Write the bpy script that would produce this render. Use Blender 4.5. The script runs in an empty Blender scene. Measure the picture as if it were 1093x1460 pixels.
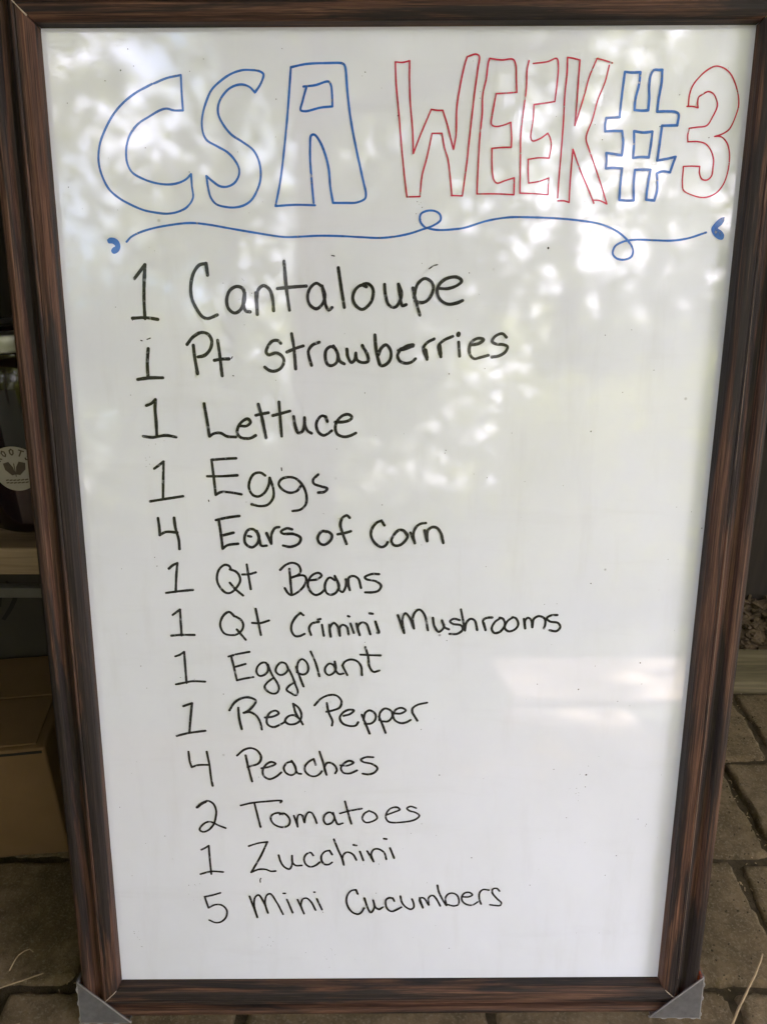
import bpy, bmesh, math, random
from mathutils import Vector, Matrix
import numpy as np

C = bpy.context.scene.collection
SC = bpy.context.scene
RAD = math.radians
random.seed(7)
LEAN = RAD(12.0)

# ------------------------------------------------------------------ camera
cam_d = bpy.data.cameras.new('camera'); cam = bpy.data.objects.new('camera', cam_d); C.objects.link(cam)
SC.camera = cam
cam_d.sensor_fit = 'HORIZONTAL'; cam_d.sensor_width = 36.0; cam_d.lens = 36.0 * 1096 / 1093
cam_d.clip_start = 0.02; cam_d.clip_end = 600
OFF = 0.4869                                   # board centre above the foot of the sign, along the board
board_rot = Matrix.Rotation(RAD(90) - LEAN, 4, 'X')
view = Matrix.Rotation(RAD(0.14), 4, 'Z') @ Matrix.Rotation(RAD(0.01), 4, 'Y') @ Matrix.Rotation(RAD(-13.16), 4, 'X')
cam.matrix_world = board_rot @ Matrix.Translation((-0.0101, 0.2126 + OFF, 0.6724)) @ view

# ------------------------------------------------------------------ sky, sun, exposure
SUN_ELEV = RAD(65)
W = bpy.data.worlds.new('World'); SC.world = W; W.use_nodes = True
nt = W.node_tree; nt.nodes.clear()
out = nt.nodes.new('ShaderNodeOutputWorld'); bg = nt.nodes.new('ShaderNodeBackground')
sky = nt.nodes.new('ShaderNodeTexSky'); sky.sky_type = 'NISHITA'; sky.sun_disc = False
sun_from = Vector((0.35, -0.5, 0.0)).normalized() * math.cos(SUN_ELEV) + Vector((0, 0, math.sin(SUN_ELEV)))
sky.sun_elevation = SUN_ELEV; sky.sun_rotation = math.atan2(sun_from.x, sun_from.y)
tc = nt.nodes.new('ShaderNodeTexCoord'); cl = nt.nodes.new('ShaderNodeTexNoise')
cl.inputs['Scale'].default_value = 2.2; cl.inputs['Detail'].default_value = 5
cr = nt.nodes.new('ShaderNodeValToRGB'); cr.color_ramp.elements[0].position = 0.36; cr.color_ramp.elements[1].position = 0.6
mx = nt.nodes.new('ShaderNodeMix'); mx.data_type = 'RGBA'
mx.inputs[7].default_value = (20.0, 18.7, 21.6, 1)   # white cloud
nt.links.new(tc.outputs['Generated'], cl.inputs['Vector']); nt.links.new(cl.outputs['Fac'], cr.inputs['Fac'])
nt.links.new(cr.outputs['Color'], mx.inputs[0]); nt.links.new(sky.outputs['Color'], mx.inputs[6])
nt.links.new(mx.outputs[2], bg.inputs['Color']); bg.inputs['Strength'].default_value = 0.15
nt.links.new(bg.outputs[0], out.inputs['Surface'])
sd = bpy.data.lights.new('sun', 'SUN'); so = bpy.data.objects.new('sun', sd); C.objects.link(so)
sd.energy = 4.0; sd.angle = RAD(0.53); sd.color = (1.0, 0.95, 0.86)
so.rotation_euler = sun_from.to_track_quat('Z', 'Y').to_euler()
vs = SC.view_settings; vs.view_transform = 'Standard'; vs.look = 'None'; vs.gamma = 1; vs.use_curve_mapping = False
vs.exposure = 2.22
SC.cycles.max_bounces = 8; SC.cycles.diffuse_bounces = 4

# ------------------------------------------------------------------ helpers
def link(name, bm, mat, parent=None, smooth=False, mw=None):
    me = bpy.data.meshes.new(name); bm.to_mesh(me); bm.free()
    if mat: me.materials.append(mat)
    if smooth:
        for p in me.polygons: p.use_smooth = True
    o = bpy.data.objects.new(name, me); C.objects.link(o)
    if parent: o.parent = parent
    if mw is not None: o.matrix_basis = mw
    return o
def tag(o, label=None, cat=None, group=None, kind=None):
    if label: o['label'] = label
    if cat: o['category'] = cat
    if group: o['group'] = group
    if kind: o['kind'] = kind
    return o
def empty(name, loc=(0, 0, 0), rot=None):
    o = bpy.data.objects.new(name, None); C.objects.link(o); o.location = loc
    o.empty_display_size = 0.05
    if rot: o.rotation_euler = rot
    return o
def add_box(bm, lo, hi, bevel=0.0, seg=2, mw=None):
    r = bmesh.ops.create_cube(bm, size=1.0)
    vs_ = r['verts']
    for v in vs_:
        v.co = Vector([lo[i] + (v.co[i] + .5) * (hi[i] - lo[i]) for i in range(3)])
    if bevel:
        ed = list({e for v in vs_ for e in v.link_edges})
        g = bmesh.ops.bevel(bm, geom=ed, offset=bevel, segments=seg, affect='EDGES', profile=0.6)
        vs_ = list({v for f in g['faces'] for v in f.verts} | {v for v in vs_ if v.is_valid})
    if mw is not None: bmesh.ops.transform(bm, matrix=mw, verts=vs_)
    return vs_
def add_lathe(bm, prof, seg=40, c=(0, 0, 0)):
    rings = []
    for r, z in prof:
        if r < 1e-6: rings.append([bm.verts.new((c[0], c[1], c[2] + z))])
        else: rings.append([bm.verts.new((c[0] + r * math.cos(2 * math.pi * k / seg), c[1] + r * math.sin(2 * math.pi * k / seg), c[2] + z)) for k in range(seg)])
    for a, b in zip(rings, rings[1:]):
        for k in range(seg):
            k2 = (k + 1) % seg
            if len(a) == 1 and len(b) == 1: continue
            if len(a) == 1: bm.faces.new((a[0], b[k2], b[k]))
            elif len(b) == 1: bm.faces.new((a[k], a[k2], b[0]))
            else: bm.faces.new((a[k], a[k2], b[k2], b[k]))
def add_tube(bm, pts, rads, seg=8):
    rings = []
    for i, p in enumerate(pts):
        p = Vector(p); t = (Vector(pts[min(i + 1, len(pts) - 1)]) - Vector(pts[max(i - 1, 0)])).normalized()
        a = t.orthogonal().normalized() if abs(t.z) > .9 else t.cross(Vector((0, 0, 1))).normalized()
        b = t.cross(a)
        r = rads[i] if isinstance(rads, (list, tuple)) else rads
        rings.append([bm.verts.new(p + r * (math.cos(2 * math.pi * k / seg) * a + math.sin(2 * math.pi * k / seg) * b)) for k in range(seg)])
    for a, b in zip(rings, rings[1:]):
        for k in range(seg): bm.faces.new((a[k], a[(k + 1) % seg], b[(k + 1) % seg], b[k]))
    bm.faces.new(rings[0][::-1]); bm.faces.new(rings[-1])

class M:
    """small node-graph builder"""
    def __init__(s, name):
        s.m = bpy.data.materials.new(name); s.m.use_nodes = True; s.t = s.m.node_tree
        s.b = s.t.nodes['Principled BSDF']; s.o = s.t.nodes['Material Output']
    def n(s, kind, **kw):
        x = s.t.nodes.new(kind)
        for k, v in kw.items():
            if k in x.inputs: x.inputs[k].default_value = v
            else: setattr(x, k, v)
        return x
    def l(s, a, b): s.t.links.new(a, b)
    def coord(s, which='Object', scale=(1, 1, 1), rot=(0, 0, 0)):
        t = s.n('ShaderNodeTexCoord'); m = s.n('ShaderNodeMapping'); m.inputs['Scale'].default_value = scale; m.inputs['Rotation'].default_value = rot
        s.l(t.outputs[which], m.inputs['Vector']); return m.outputs[0]
    def noise(s, vec, scale=5, detail=4, rough=.55, dist=0):
        x = s.n('ShaderNodeTexNoise'); x.inputs['Scale'].default_value = scale; x.inputs['Detail'].default_value = detail
        x.inputs['Roughness'].default_value = rough; x.inputs['Distortion'].default_value = dist
        s.l(vec, x.inputs['Vector']); return x.outputs['Fac']
    def ramp(s, fac, stops, interp='LINEAR'):
        x = s.n('ShaderNodeValToRGB'); e = x.color_ramp.elements; x.color_ramp.interpolation = interp
        while len(e) < len(stops): e.new(.5)
        for i, (p, c) in enumerate(stops):
            e[i].position = p; e[i].color = (c, c, c, 1) if not hasattr(c, '__len__') else (*c, 1)
        s.l(fac, x.inputs[0]); return x.outputs[0]
    def mix(s, fac, a, b, mode='MIX'):
        x = s.n('ShaderNodeMix', data_type='RGBA', blend_type=mode)
        for v, i in ((fac, 0), (a, 6), (b, 7)):
            if hasattr(v, 'links'): s.l(v, x.inputs[i])
            elif hasattr(v, '__len__'): x.inputs[i].default_value = (*v, 1)
            elif i == 0: x.inputs[0].default_value = v
            else: x.inputs[i].default_value = (v, v, v, 1)
        return x.outputs[2]
    def col(s, v): s.set('Base Color', v)
    def set(s, k, v):
        if hasattr(v, 'links'): s.l(v, s.b.inputs[k])
        else: s.b.inputs[k].default_value = (*v, 1) if hasattr(v, '__len__') else v
    def bump(s, h, strength=.3, dist=.001, into='Normal'):
        x = s.n('ShaderNodeBump'); x.inputs['Strength'].default_value = strength; x.inputs['Distance'].default_value = dist
        s.l(h, x.inputs['Height']); s.l(x.outputs[0], s.b.inputs[into]); return x

# ------------------------------------------------------------------ materials
def mat_wood():
    k = M('torched_wood'); uv = k.coord('UV')
    t = k.n('ShaderNodeMapping'); t.inputs['Scale'].default_value = (560, 7, 1); k.l(uv, t.inputs[0]); fine = k.noise(t.outputs[0], 1, 8, .75, .25)
    t2 = k.n('ShaderNodeMapping'); t2.inputs['Scale'].default_value = (70, 2.2, 1); k.l(uv, t2.inputs[0]); mid = k.noise(t2.outputs[0], 1, 4, .6, .4)
    t3 = k.n('ShaderNodeMapping'); t3.inputs['Scale'].default_value = (60, 4.0, 1); k.l(uv, t3.inputs[0]); patch = k.noise(t3.outputs[0], 1, 6, .6, .5)
    brown = k.ramp(fine, [(.38, (.008, .0045, .0035)), (.47, (.034, .017, .011)), (.54, (.090, .045, .027)), (.66, (.22, .115, .066))])
    red = k.ramp(mid, [(.35, (.024, .012, .008)), (.55, (.095, .038, .021)), (.75, (.19, .074, .038))])
    c1 = k.mix(.35, brown, red)
    dark = k.ramp(fine, [(.3, (.005, .004, .004)), (.7, (.022, .016, .014))])
    c2 = k.mix(k.ramp(patch, [(.45, 0.0), (.53, .95)]), c1, dark)
    t4 = k.n('ShaderNodeMapping'); t4.inputs['Scale'].default_value = (1100, 16, 1); k.l(uv, t4.inputs[0]); pore = k.noise(t4.outputs[0], 1, 3, .6)
    c2 = k.mix(k.ramp(pore, [(.34, .8), (.46, 0.0)]), c2, (.006, .004, .003))
    c2 = k.mix(k.ramp(pore, [(.60, 0.0), (.74, .35)]), c2, (.20, .125, .08))
    k.col(c2); k.set('Roughness', k.ramp(mid, [(.3, .55), (.7, .72)])); k.set('Specular IOR Level', .3)
    k.bump(fine, .6, .0008)
    return k.m
def mat_panel():
    k = M('whiteboard_enamel'); o = k.coord()
    sm = k.noise(k.coord(scale=(1, .7, 1)), 6, 5, .6)
    t = k.noise(k.coord(scale=(40, 6, 1), rot=(0, 0, .3)), 1, 4, .6)
    base = k.ramp(sm, [(.3, (.69, .715, .775)), (.6, (.745, .772, .85))])
    base = k.mix(k.ramp(t, [(.55, 0.0), (.8, .16)]), base, (.45, .44, .43))
    t2 = k.noise(k.coord(scale=(5, 38, 1), rot=(0, 0, .7)), 1, 5, .65, .4)
    base = k.mix(k.ramp(t2, [(.56, 0.0), (.78, .14)]), base, (.46, .46, .48))
    # scattered marker specks left by the eraser
    v = k.n('ShaderNodeTexVoronoi'); v.inputs['Scale'].default_value = 26; k.l(o, v.inputs['Vector'])
    gate = k.noise(o, 7, 2); 
    sp = k.ramp(v.outputs['Distance'], [(.02, 1.0), (.045, 0.0)])
    g2 = k.ramp(gate, [(.5, 0.0), (.6, .75)])
    f = k.mix(1.0, sp, g2, 'MULTIPLY')
    base = k.mix(f, base, (.12, .12, .13))
    k.col(base); k.set('Roughness', .45); k.set('Specular IOR Level', .3)
    k.set('Coat Weight', 1.0); k.set('Coat IOR', COAT_IOR); k.set('Coat Roughness', .035)
    peel = k.noise(o, 520, 2, .5); wave = k.noise(o, 26, 2, .5)
    k.bump(k.mix(.75, peel, wave), PEEL, .0004, 'Coat Normal')
    return k.m
COAT_IOR = 1.92
PEEL = .10
def mat_ink(name, dark, light):
    k = M(name); o = k.coord()
    a = k.noise(o, 180, 3, .6); b = k.noise(o, 45, 3)
    k.col(k.mix(k.ramp(b, [(.35, 0.0), (.7, 1.0)]), dark, light)); k.set('Roughness', .4)
    k.set('Specular IOR Level', .2); k.set('Coat Weight', .7); k.set('Coat IOR', 1.6); k.set('Coat Roughness', .06)
    k.set('Alpha', k.ramp(a, [(.30, .50), (.43, 1.0)]))
    return k.m
def mat_plain(name, c, rough=.6, var=.25, scale=20, bump=.2, bdist=.001, c2=None, spec=.4):
    k = M(name); o = k.coord(); n = k.noise(o, scale, 5, .6)
    c2 = c2 or tuple(x * (1 - var) for x in c)
    k.col(k.ramp(n, [(.3, c2), (.7, c)])); k.set('Roughness', rough); k.set('Specular IOR Level', spec)
    if bump: k.bump(k.noise(o, scale * 6, 4), bump, bdist)
    return k.m
def mat_plank(name, dark, light, axis=0, rough=.75):
    k = M(name); s = [70, 70, 70]; s[axis] = 4
    n = k.noise(k.coord(scale=s), 1, 5, .6, .7); s2 = [14, 14, 14]; s2[axis] = 2; n2 = k.noise(k.coord(scale=s2), 1, 3)
    c = k.ramp(n, [(.3, dark), (.65, light)]); c = k.mix(k.ramp(n2, [(.4, 0.0), (.75, .5)]), c, dark)
    k.col(c); k.set('Roughness', rough); k.bump(n, .4, .001); return k.m
def mat_paver():
    k = M('worn_paver'); o = k.coord()
    big = k.noise(o, 7, 6, .7, .3); mid = k.noise(o, 34, 8, .72); fine = k.noise(o, 300, 5, .75)
    c = k.ramp(big, [(.3, (.103, .070, .039)), (.5, (.170, .121, .070)), (.72, (.24, .175, .108))])
    c = k.mix(k.ramp(mid, [(.35, .75), (.6, 0.0)]), c, (.058, .046, .025))
    c = k.mix(k.ramp(fine, [(.52, 0.0), (.66, .6)]), c, (.27, .22, .155))
    k.col(c); k.set('Roughness', .88); k.set('Specular IOR Level', .25)
    k.bump(k.mix(.5, mid, fine), 1.0, .0045); return k.m
def mat_leaf(name, a, b, trans):
    k = M(name); o = k.coord()
    oi = k.noise(o, 1.3, 2); c = k.ramp(oi, [(.3, a), (.7, b)])
    k.col(c); k.set('Roughness', .5)
    tr = k.n('ShaderNodeBsdfTranslucent'); tr.inputs['Color'].default_value = (*trans, 1)
    ms = k.n('ShaderNodeMixShader'); ms.inputs[0].default_value = .45
    k.l(k.b.outputs[0], ms.inputs[1]); k.l(tr.outputs[0], ms.inputs[2]); k.l(ms.outputs[0], k.o.inputs['Surface'])
    return k.m
WOOD = mat_wood(); PANEL = mat_panel()
INKS = dict(blue=mat_ink('blue_marker_ink', (.014, .105, .42), (.028, .16, .55)),
            red=mat_ink('red_marker_ink', (.44, .008, .040), (.56, .030, .085)),
            black=mat_ink('black_marker_ink', (.007, .007, .009), (.022, .021, .025)))
GUARD = mat_plain('grey_plastic', (.12, .112, .112), .42, .35, 120, .35, .0008)
GUARD.node_tree.nodes['Principled BSDF'].inputs['Subsurface Weight'].default_value = .15
RIM = mat_plain('pale_plastic_rim', (.26, .245, .235), .4, .2, 80)
SCRATCH = mat_plain('raw_wood_edge', (.46, .38, .29), .7, .3, 90)
HARDBOARD = mat_plain('hardboard', (.10, .065, .04), .8, .3, 40)
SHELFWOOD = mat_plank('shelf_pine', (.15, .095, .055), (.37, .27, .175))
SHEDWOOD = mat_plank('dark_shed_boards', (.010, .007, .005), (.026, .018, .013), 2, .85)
CARD = mat_plain('brown_cardboard', (.21, .125, .062), .85, .2, 9, .15, .0006)
DARKCARD = mat_plain('grey_cardboard', (.055, .048, .042), .85, .2, 12, .15, .0006)
BLACK = mat_plain('black_print', (.010, .009, .009), .6, .2, 50, 0)
METAL = mat_plain('dull_zinc', (.46, .46, .45), .38, .25, 60, .2, .0004); METAL.node_tree.nodes['Principled BSDF'].inputs['Metallic'].default_value = .85
RAIL = mat_plain('grey_painted_rail', (.12, .115, .105), .5, .2, 40)
WHITELID = mat_plain('white_plastic_lid', (.70, .70, .70), .45, .1, 60)
PAVER = mat_paver()
SOIL = mat_plain('dark_joint_soil', (.080, .058, .033), .95, .55, 90, .8, .004)
MULCHM = mat_plain('bark_mulch', (.12, .082, .048), .9, .7, 55, .6, .003)
TIMBER = mat_plank('weathered_timber', (.065, .053, .027), (.19, .155, .088), 0, .85)
STRAW = mat_plain('dry_straw', (.36, .26, .15), .6, .3, 60, .1)
DIRT = mat_plain('trodden_dirt', (.10, .105, .06), .95, .4, 1.5, .5, .01)
BARK = mat_plain('tree_bark', (.12, .09, .065), .9, .5, 12, .8, .02)
GLINT_SLAB = mat_plain('pale_glint_slab', (.52, .43, .37), .9, .2, 3, .4, .003)
LEAF = mat_leaf('summer_leaves', (.07, .095, .028), (.13, .155, .045), (.54, .56, .14))
LEAFY = mat_leaf('light_leaves', (.30, .33, .05), (.40, .42, .08), (.68, .68, .12))

ROOF_Y = -1.5
TREES = [  # (place, height, crown radius, crown base, leaves, clumps, label)
    ((-6.2, -8.2, 0), 11.0, 3.0, .5, 10500, 160, 'tall leafy tree across the yard, at the left end of the row'),
    ((-2.0, -9.2, 0), 12.0, 3.1, .5, 11500, 180, 'tall leafy tree across the yard, second from the left in the row'),
    ((2.3, -9.0, 0), 11.5, 3.0, .5, 10500, 170, 'tall leafy tree across the yard, second from the right in the row'),
    ((6.3, -8.6, 0), 10.0, 2.9, .4, 9500, 160, 'leafy tree across the yard, at the right end of the row'),
    ((-.45, -3.7, 0), 8.0, 3.0, 4.0, 11500, 130, 'unseen spreading tree added in front of the shed, its crown dappling the sun'),  # added canopy: blocks the overhead sky and breaks sunlight into dapples
    ((4.3, -.3, 0), 6.5, 1.8, .3, 8000, 130, 'unseen bushy tree added to the right of the shed to block side light'),  # added to leave only a narrow slot of sky light at the right
]
SHRUBS = [((.98, -3.15, 0), .98, .36, 2400, 'low sunlit shrub in the yard, nearer the spreading tree'), ((1.62, -3.35, 0), 1.22, .42, 2800, 'taller sunlit shrub in the yard, farther from the spreading tree')]

from mathutils import noise as mn
def sstep(x): x = max(0.0, min(1.0, x)); return x * x * (3 - 2 * x)
def rnd(a, b): return random.uniform(a, b)

# ------------------------------------------------------------------ ground
bm = bmesh.new(); add_box(bm, (-200, -200, -.30), (200, 200, -.022))
tag(link('ground', bm, DIRT), kind='structure')
bm = bmesh.new(); add_box(bm, (-1.7, -.995, -.05), (1.9, .535, -.0068))
tag(link('joint_soil', bm, SOIL), kind='structure')
bm = bmesh.new(); 
add_box(bm, (.36, -1.80, -.05), (2.6, -1.27, -.002), .01); add_box(bm, (.30, -1.19, -.05), (.62, -1.03, -.004), .01)
tag(link('added_glint_slabs', bm, GLINT_SLAB), kind='structure')  # unseen pale slabs added so the board mirrors them as sun streaks
ROWS = [-.99, -.82, -.651, -.482, -.312, -.143, .026, .194, .37, .535]
PITCH = .262
XOFF = {8: .575, 7: .495, 6: .4415, 5: .366}
def paver(bm, x0, x1, y0, y1, seed):
    nx, ny = max(8, int((x1 - x0) / .0045)), max(8, int((y1 - y0) / .0045))
    tilt = (rnd(-.010, .010), rnd(-.012, .012)); lift = rnd(-.0025, .002)
    cx, cy, hx, hy, rc = (x0 + x1) / 2, (y0 + y1) / 2, (x1 - x0) / 2 - .0015, (y1 - y0) / 2 - .0015, rnd(.008, .018)
    g = []
    for j in range(ny + 1):
        row = []
        for i in range(nx + 1):
            x = x0 + (x1 - x0) * i / nx; y = y0 + (y1 - y0) * j / ny
            qx, qy = abs(x - cx) - hx + rc, abs(y - cy) - hy + rc
            d = -(math.hypot(max(qx, 0), max(qy, 0)) + min(max(qx, qy), 0) - rc)
            n1 = mn.noise(Vector((x * 28, y * 28, seed))); n2 = mn.noise(Vector((x * 90, y * 90, seed + 5)))
            d += .0035 * n1 + .0022 * n2
            z = -.019 * (1 - sstep((d + .002) / .0085)) ** 1.3
            z += .0012 * mn.noise(Vector((x * 14, y * 14, seed + 9))) + .0004 * n2
            z += lift + tilt[0] * (x - cx) + tilt[1] * (y - cy)
            row.append(bm.verts.new((x, y, z)))
        g.append(row)
    for j in range(ny):
        for i in range(nx): bm.faces.new((g[j][i], g[j][i + 1], g[j + 1][i + 1], g[j + 1][i]))
bm = bmesh.new()
for r in range(len(ROWS) - 1):
    off = XOFF.get(r, .41 + .08 * ((r * 37) % 5) / 5)
    x = off - PITCH * 8
    while x < 1.7:
        if x > -1.6: paver(bm, x, x + PITCH, ROWS[r], ROWS[r + 1], r * 17.3 + round(x, 2) * 7)
        x += PITCH
tag(link('paving', bm, PAVER, smooth=True), kind='structure')
# straw dust and crumbs caught in the joints
bm = bmesh.new()
for k in range(420):
    r = random.choice((5, 6, 6, 7, 7, 8))
    if random.random() < .5: p = Vector((rnd(-.6, .75), ROWS[r] + random.gauss(0, .008), -.006))
    else:
        p = Vector((XOFF.get(r, .4) - PITCH * random.choice((-1, 0, 0, 0, 1, 2, 3, 4)) + random.gauss(0, .008), rnd(ROWS[r], ROWS[r + 1]), -.006))
    L = rnd(.0008, .0028) if random.random() < .96 else rnd(.004, .010)
    mw = Matrix.Translation(p) @ Matrix.Rotation(rnd(0, 6.28), 4, 'Z') @ Matrix.Rotation(rnd(-.4, .4), 4, 'Y')
    add_box(bm, (-L, -.0005, -.0004), (L, .0005, .0004), mw=mw)
tag(link('joint_litter', bm, STRAW), 'straw dust and crumbs caught in the paving joints', 'litter', kind='stuff')
bm = bmesh.new()
for k in range(900):
    p = Vector((rnd(.33, .75), rnd(-.1, .53), .0015)); s = rnd(.0004, .0011)
    add_box(bm, (-s, -s * .7, -s), (s, s * .7, s * .6), mw=Matrix.Translation(p) @ Matrix.Rotation(rnd(0, 6), 4, 'Z'))
tag(link('grit', bm, SOIL), 'dark grit scattered over the pavers', 'grit', kind='stuff')

# ------------------------------------------------------------------ shed
shed = tag(empty('garden_shed', (0, .9, 0)), 'dark board wall of a shed behind the sign, with unseen roof and side wall added for shade', 'shed')
shed_inv = Matrix.Translation((0, -.9, 0))
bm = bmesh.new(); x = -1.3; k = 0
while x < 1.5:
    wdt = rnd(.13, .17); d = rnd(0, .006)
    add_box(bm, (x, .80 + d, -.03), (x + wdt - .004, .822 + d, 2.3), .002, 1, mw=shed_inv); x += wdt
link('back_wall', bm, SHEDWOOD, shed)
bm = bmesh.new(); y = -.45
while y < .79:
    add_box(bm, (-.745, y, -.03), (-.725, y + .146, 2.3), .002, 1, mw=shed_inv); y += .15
link('added_side_wall', bm, SHEDWOOD, shed)  # added wall, keeps light from the left off the shelf and boxes
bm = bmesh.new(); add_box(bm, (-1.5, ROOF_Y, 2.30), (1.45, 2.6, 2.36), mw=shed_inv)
link('added_roof', bm, SHEDWOOD, shed)  # roof and its post are added out of view to shade the board
for px in (-1.40,):
    bm = bmesh.new(); add_box(bm, (px - .045, ROOF_Y + .1, -.03), (px + .045, ROOF_Y + .19, 2.298), .004, 1, mw=shed_inv); link('added_post', bm, SHEDWOOD, shed)

# ------------------------------------------------------------------ timber edging and mulch
bm = bmesh.new(); add_box(bm, (-.6, -.05, -.04), (.9, .05, .014), .006, 3)
bmesh.ops.subdivide_edges(bm, edges=[e for e in bm.edges if e.calc_length() > .5], cuts=60)
for v in bm.verts: v.co.z += .0022 * mn.noise(Vector((v.co.x * 9, v.co.y * 60, 1))); v.co.y += .003 * mn.noise(Vector((v.co.x * 5, 3, v.co.z * 9)))
ed = link('timber_edging', bm, TIMBER, smooth=True); ed.location = (.75, .588, 0)
tag(ed, 'weathered grey timber edging along the far end of the paving', 'edging')
bm = bmesh.new()
nx, ny = 150, 24
g = [[bm.verts.new((.1 + 1.3 * i / nx, .636 + .155 * j / ny, -.012 + .030 * sstep(j / 9) + .012 * mn.noise(Vector((i * .22, j * .22, 0))) + .006 * mn.noise(Vector((i * .7, j * .7, 4))))) for i in range(nx + 1)] for j in range(ny + 1)]
for j in range(ny):
    for i in range(nx): bm.faces.new((g[j][i], g[j][i + 1], g[j + 1][i + 1], g[j + 1][i]))
for k in range(1500):
    i, j = random.randrange(nx + 1), random.randrange(ny + 1); p = g[j][i].co + Vector((rnd(-.004, .004), rnd(-.004, .004), .003))
    a, b, c_ = rnd(.003, .012), rnd(.002, .005), rnd(.001, .003)
    add_box(bm, (-a, -b, -c_), (a, b, c_), mw=Matrix.Translation(p) @ Matrix.Rotation(rnd(0, 6.28), 4, 'Z') @ Matrix.Rotation(rnd(-.7, .7), 4, 'Y') @ Matrix.Rotation(rnd(-.6, .6), 4, 'X'))
tag(link('bark_mulch', bm, MULCHM), 'crumbly bark mulch filling the strip behind the timber edging', 'mulch', kind='stuff')

# ------------------------------------------------------------------ shelf unit, jars and boxes (left)
shelf = tag(empty('shelf_unit', (-.42, .36, 0)), 'rough pine shelf unit behind the left side of the sign', 'shelf')
si = Matrix.Translation((.42, -.36, 0))
for z in (.430, .93):
    bm = bmesh.new(); add_box(bm, (-.70, .200, z - .016), (.16, .512, z + .016), .003, 2, mw=si); link('shelf_board', bm, SHELFWOOD, shelf)
bm = bmesh.new(); add_box(bm, (-.70, .24, .361), (.16, .252, .3735), .001, 1, mw=si); link('rail', bm, RAIL, shelf)
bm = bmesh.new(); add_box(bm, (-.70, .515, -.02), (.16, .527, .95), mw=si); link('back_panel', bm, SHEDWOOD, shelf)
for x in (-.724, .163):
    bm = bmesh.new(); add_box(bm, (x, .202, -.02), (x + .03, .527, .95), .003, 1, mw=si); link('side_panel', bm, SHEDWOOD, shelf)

def jar(loc, r, h, body_mat, lid_mat, label, lidh=.017):
    j = tag(empty('mason_jar', loc), label, 'jar')
    bm = bmesh.new()
    add_lathe(bm, [(0, .001), (r * .86, .001), (r * .97, .006), (r, .016), (r, h * .74), (r * .97, h * .80), (r * .84, h * .87), (r * .74, h * .90), (r * .74, h * .985), (0, h * .985)], 64)
    link('glass', bm, body_mat, j, True)
    bm = bmesh.new(); a = r * .80
    add_lathe(bm, [(a * .9, h * .905), (a, h * .905), (a * 1.02, h * .912), (a, h * .925), (a * 1.015, h * .94), (a, h * .955), (a, h * .905 + lidh), (a * .95, h * .905 + lidh + .0015), (a * .80, h * .905 + lidh + .0005), (0, h * .905 + lidh)], 56)
    link('lid', bm, lid_mat, j, True)
    return j
k = M('jar_glass_dark_fill'); o = k.coord(); nn = k.noise(o, 28, 4)
k.col(k.ramp(nn, [(.35, (.004, .002, .002)), (.6, (.012, .004, .004)), (.8, (.035, .006, .006))])); k.set('Roughness', .10)
JARM = k.m
jz = .447; jx, jy, jr, jh = -.396, .283, .058, .216
j1 = jar((jx, jy, jz), jr, jh, JARM, METAL, 'tall jar of dark red preserve with a round paper label and zinc lid')
PAPER = mat_plain('label_paper', (.42, .38, .33), .8, .12, 60, .1, .0003)
def on_jar(s, t, r): # s across, t up from the label centre -> jar local point; label faces the camera
    a = -math.pi / 2 + .10 + s / jr
    return Vector((r * math.cos(a), r * math.sin(a), .079 + t))
bm = bmesh.new(); rings = []; NA = 48
cv = bm.verts.new(on_jar(0, 0, jr + .0006))
for q in range(1, 7):
    rings.append([bm.verts.new(on_jar(.0245 * q / 6 * math.cos(2 * math.pi * a / NA), .0245 * q / 6 * math.sin(2 * math.pi * a / NA), jr + .0006)) for a in range(NA)])
for a in range(NA): bm.faces.new((cv, rings[0][a], rings[0][(a + 1) % NA]))
for A_, B_ in zip(rings, rings[1:]):
    for a in range(NA): bm.faces.new((A_[a], B_[a], B_[(a + 1) % NA], A_[(a + 1) % NA]))
lab = link('paper_label', bm, PAPER, j1, True)
def poly_ribbon(bm, pts, wdt, f):
    for (a, b) in zip(pts, pts[1:]):
        a = Vector(a); b = Vector(b); t = (b - a); L = t.length
        if L < 1e-6: continue
        t /= L; n_ = Vector((-t.y, t.x)) * wdt / 2; a2 = a - t * wdt * .4; b2 = b + t * wdt * .4
        bm.faces.new([bm.verts.new(f(*p)) for p in (a2 - n_, b2 - n_, b2 + n_, a2 + n_)])
GLY = {'R': [[(0, 0), (0, 1), (.5, 1), (.6, .75), (.5, .5), (0, .5)], [(.25, .5), (.6, 0)]],
       'O': [[(.3, 0), (.05, .25), (.05, .75), (.3, 1), (.55, .75), (.55, .25), (.3, 0)]],
       'T': [[(0, 1), (.6, 1)], [(.3, 1), (.3, 0)]],
       'S': [[(.55, .85), (.3, 1), (.05, .8), (.1, .6), (.5, .4), (.55, .2), (.3, 0), (.05, .15)]]}
bm = bmesh.new(); layer = [0]
for i, ch in enumerate('ROOTS'):
    ang = RAD(52 - 26 * i)
    for st in GLY[ch]:
        pts = []
        for (gx, gy) in st:
            rr = .0155 + gy * .0062; aa = ang - (gx - .3) * .0060 / .0175
            pts.append((rr * math.sin(-aa) * -1 * -1, rr * math.cos(aa)))
        layer[0] += 1
        poly_ribbon(bm, pts, .0014, lambda s, t: on_jar(s, t, jr + .0009 + layer[0] * 1e-5))
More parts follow.
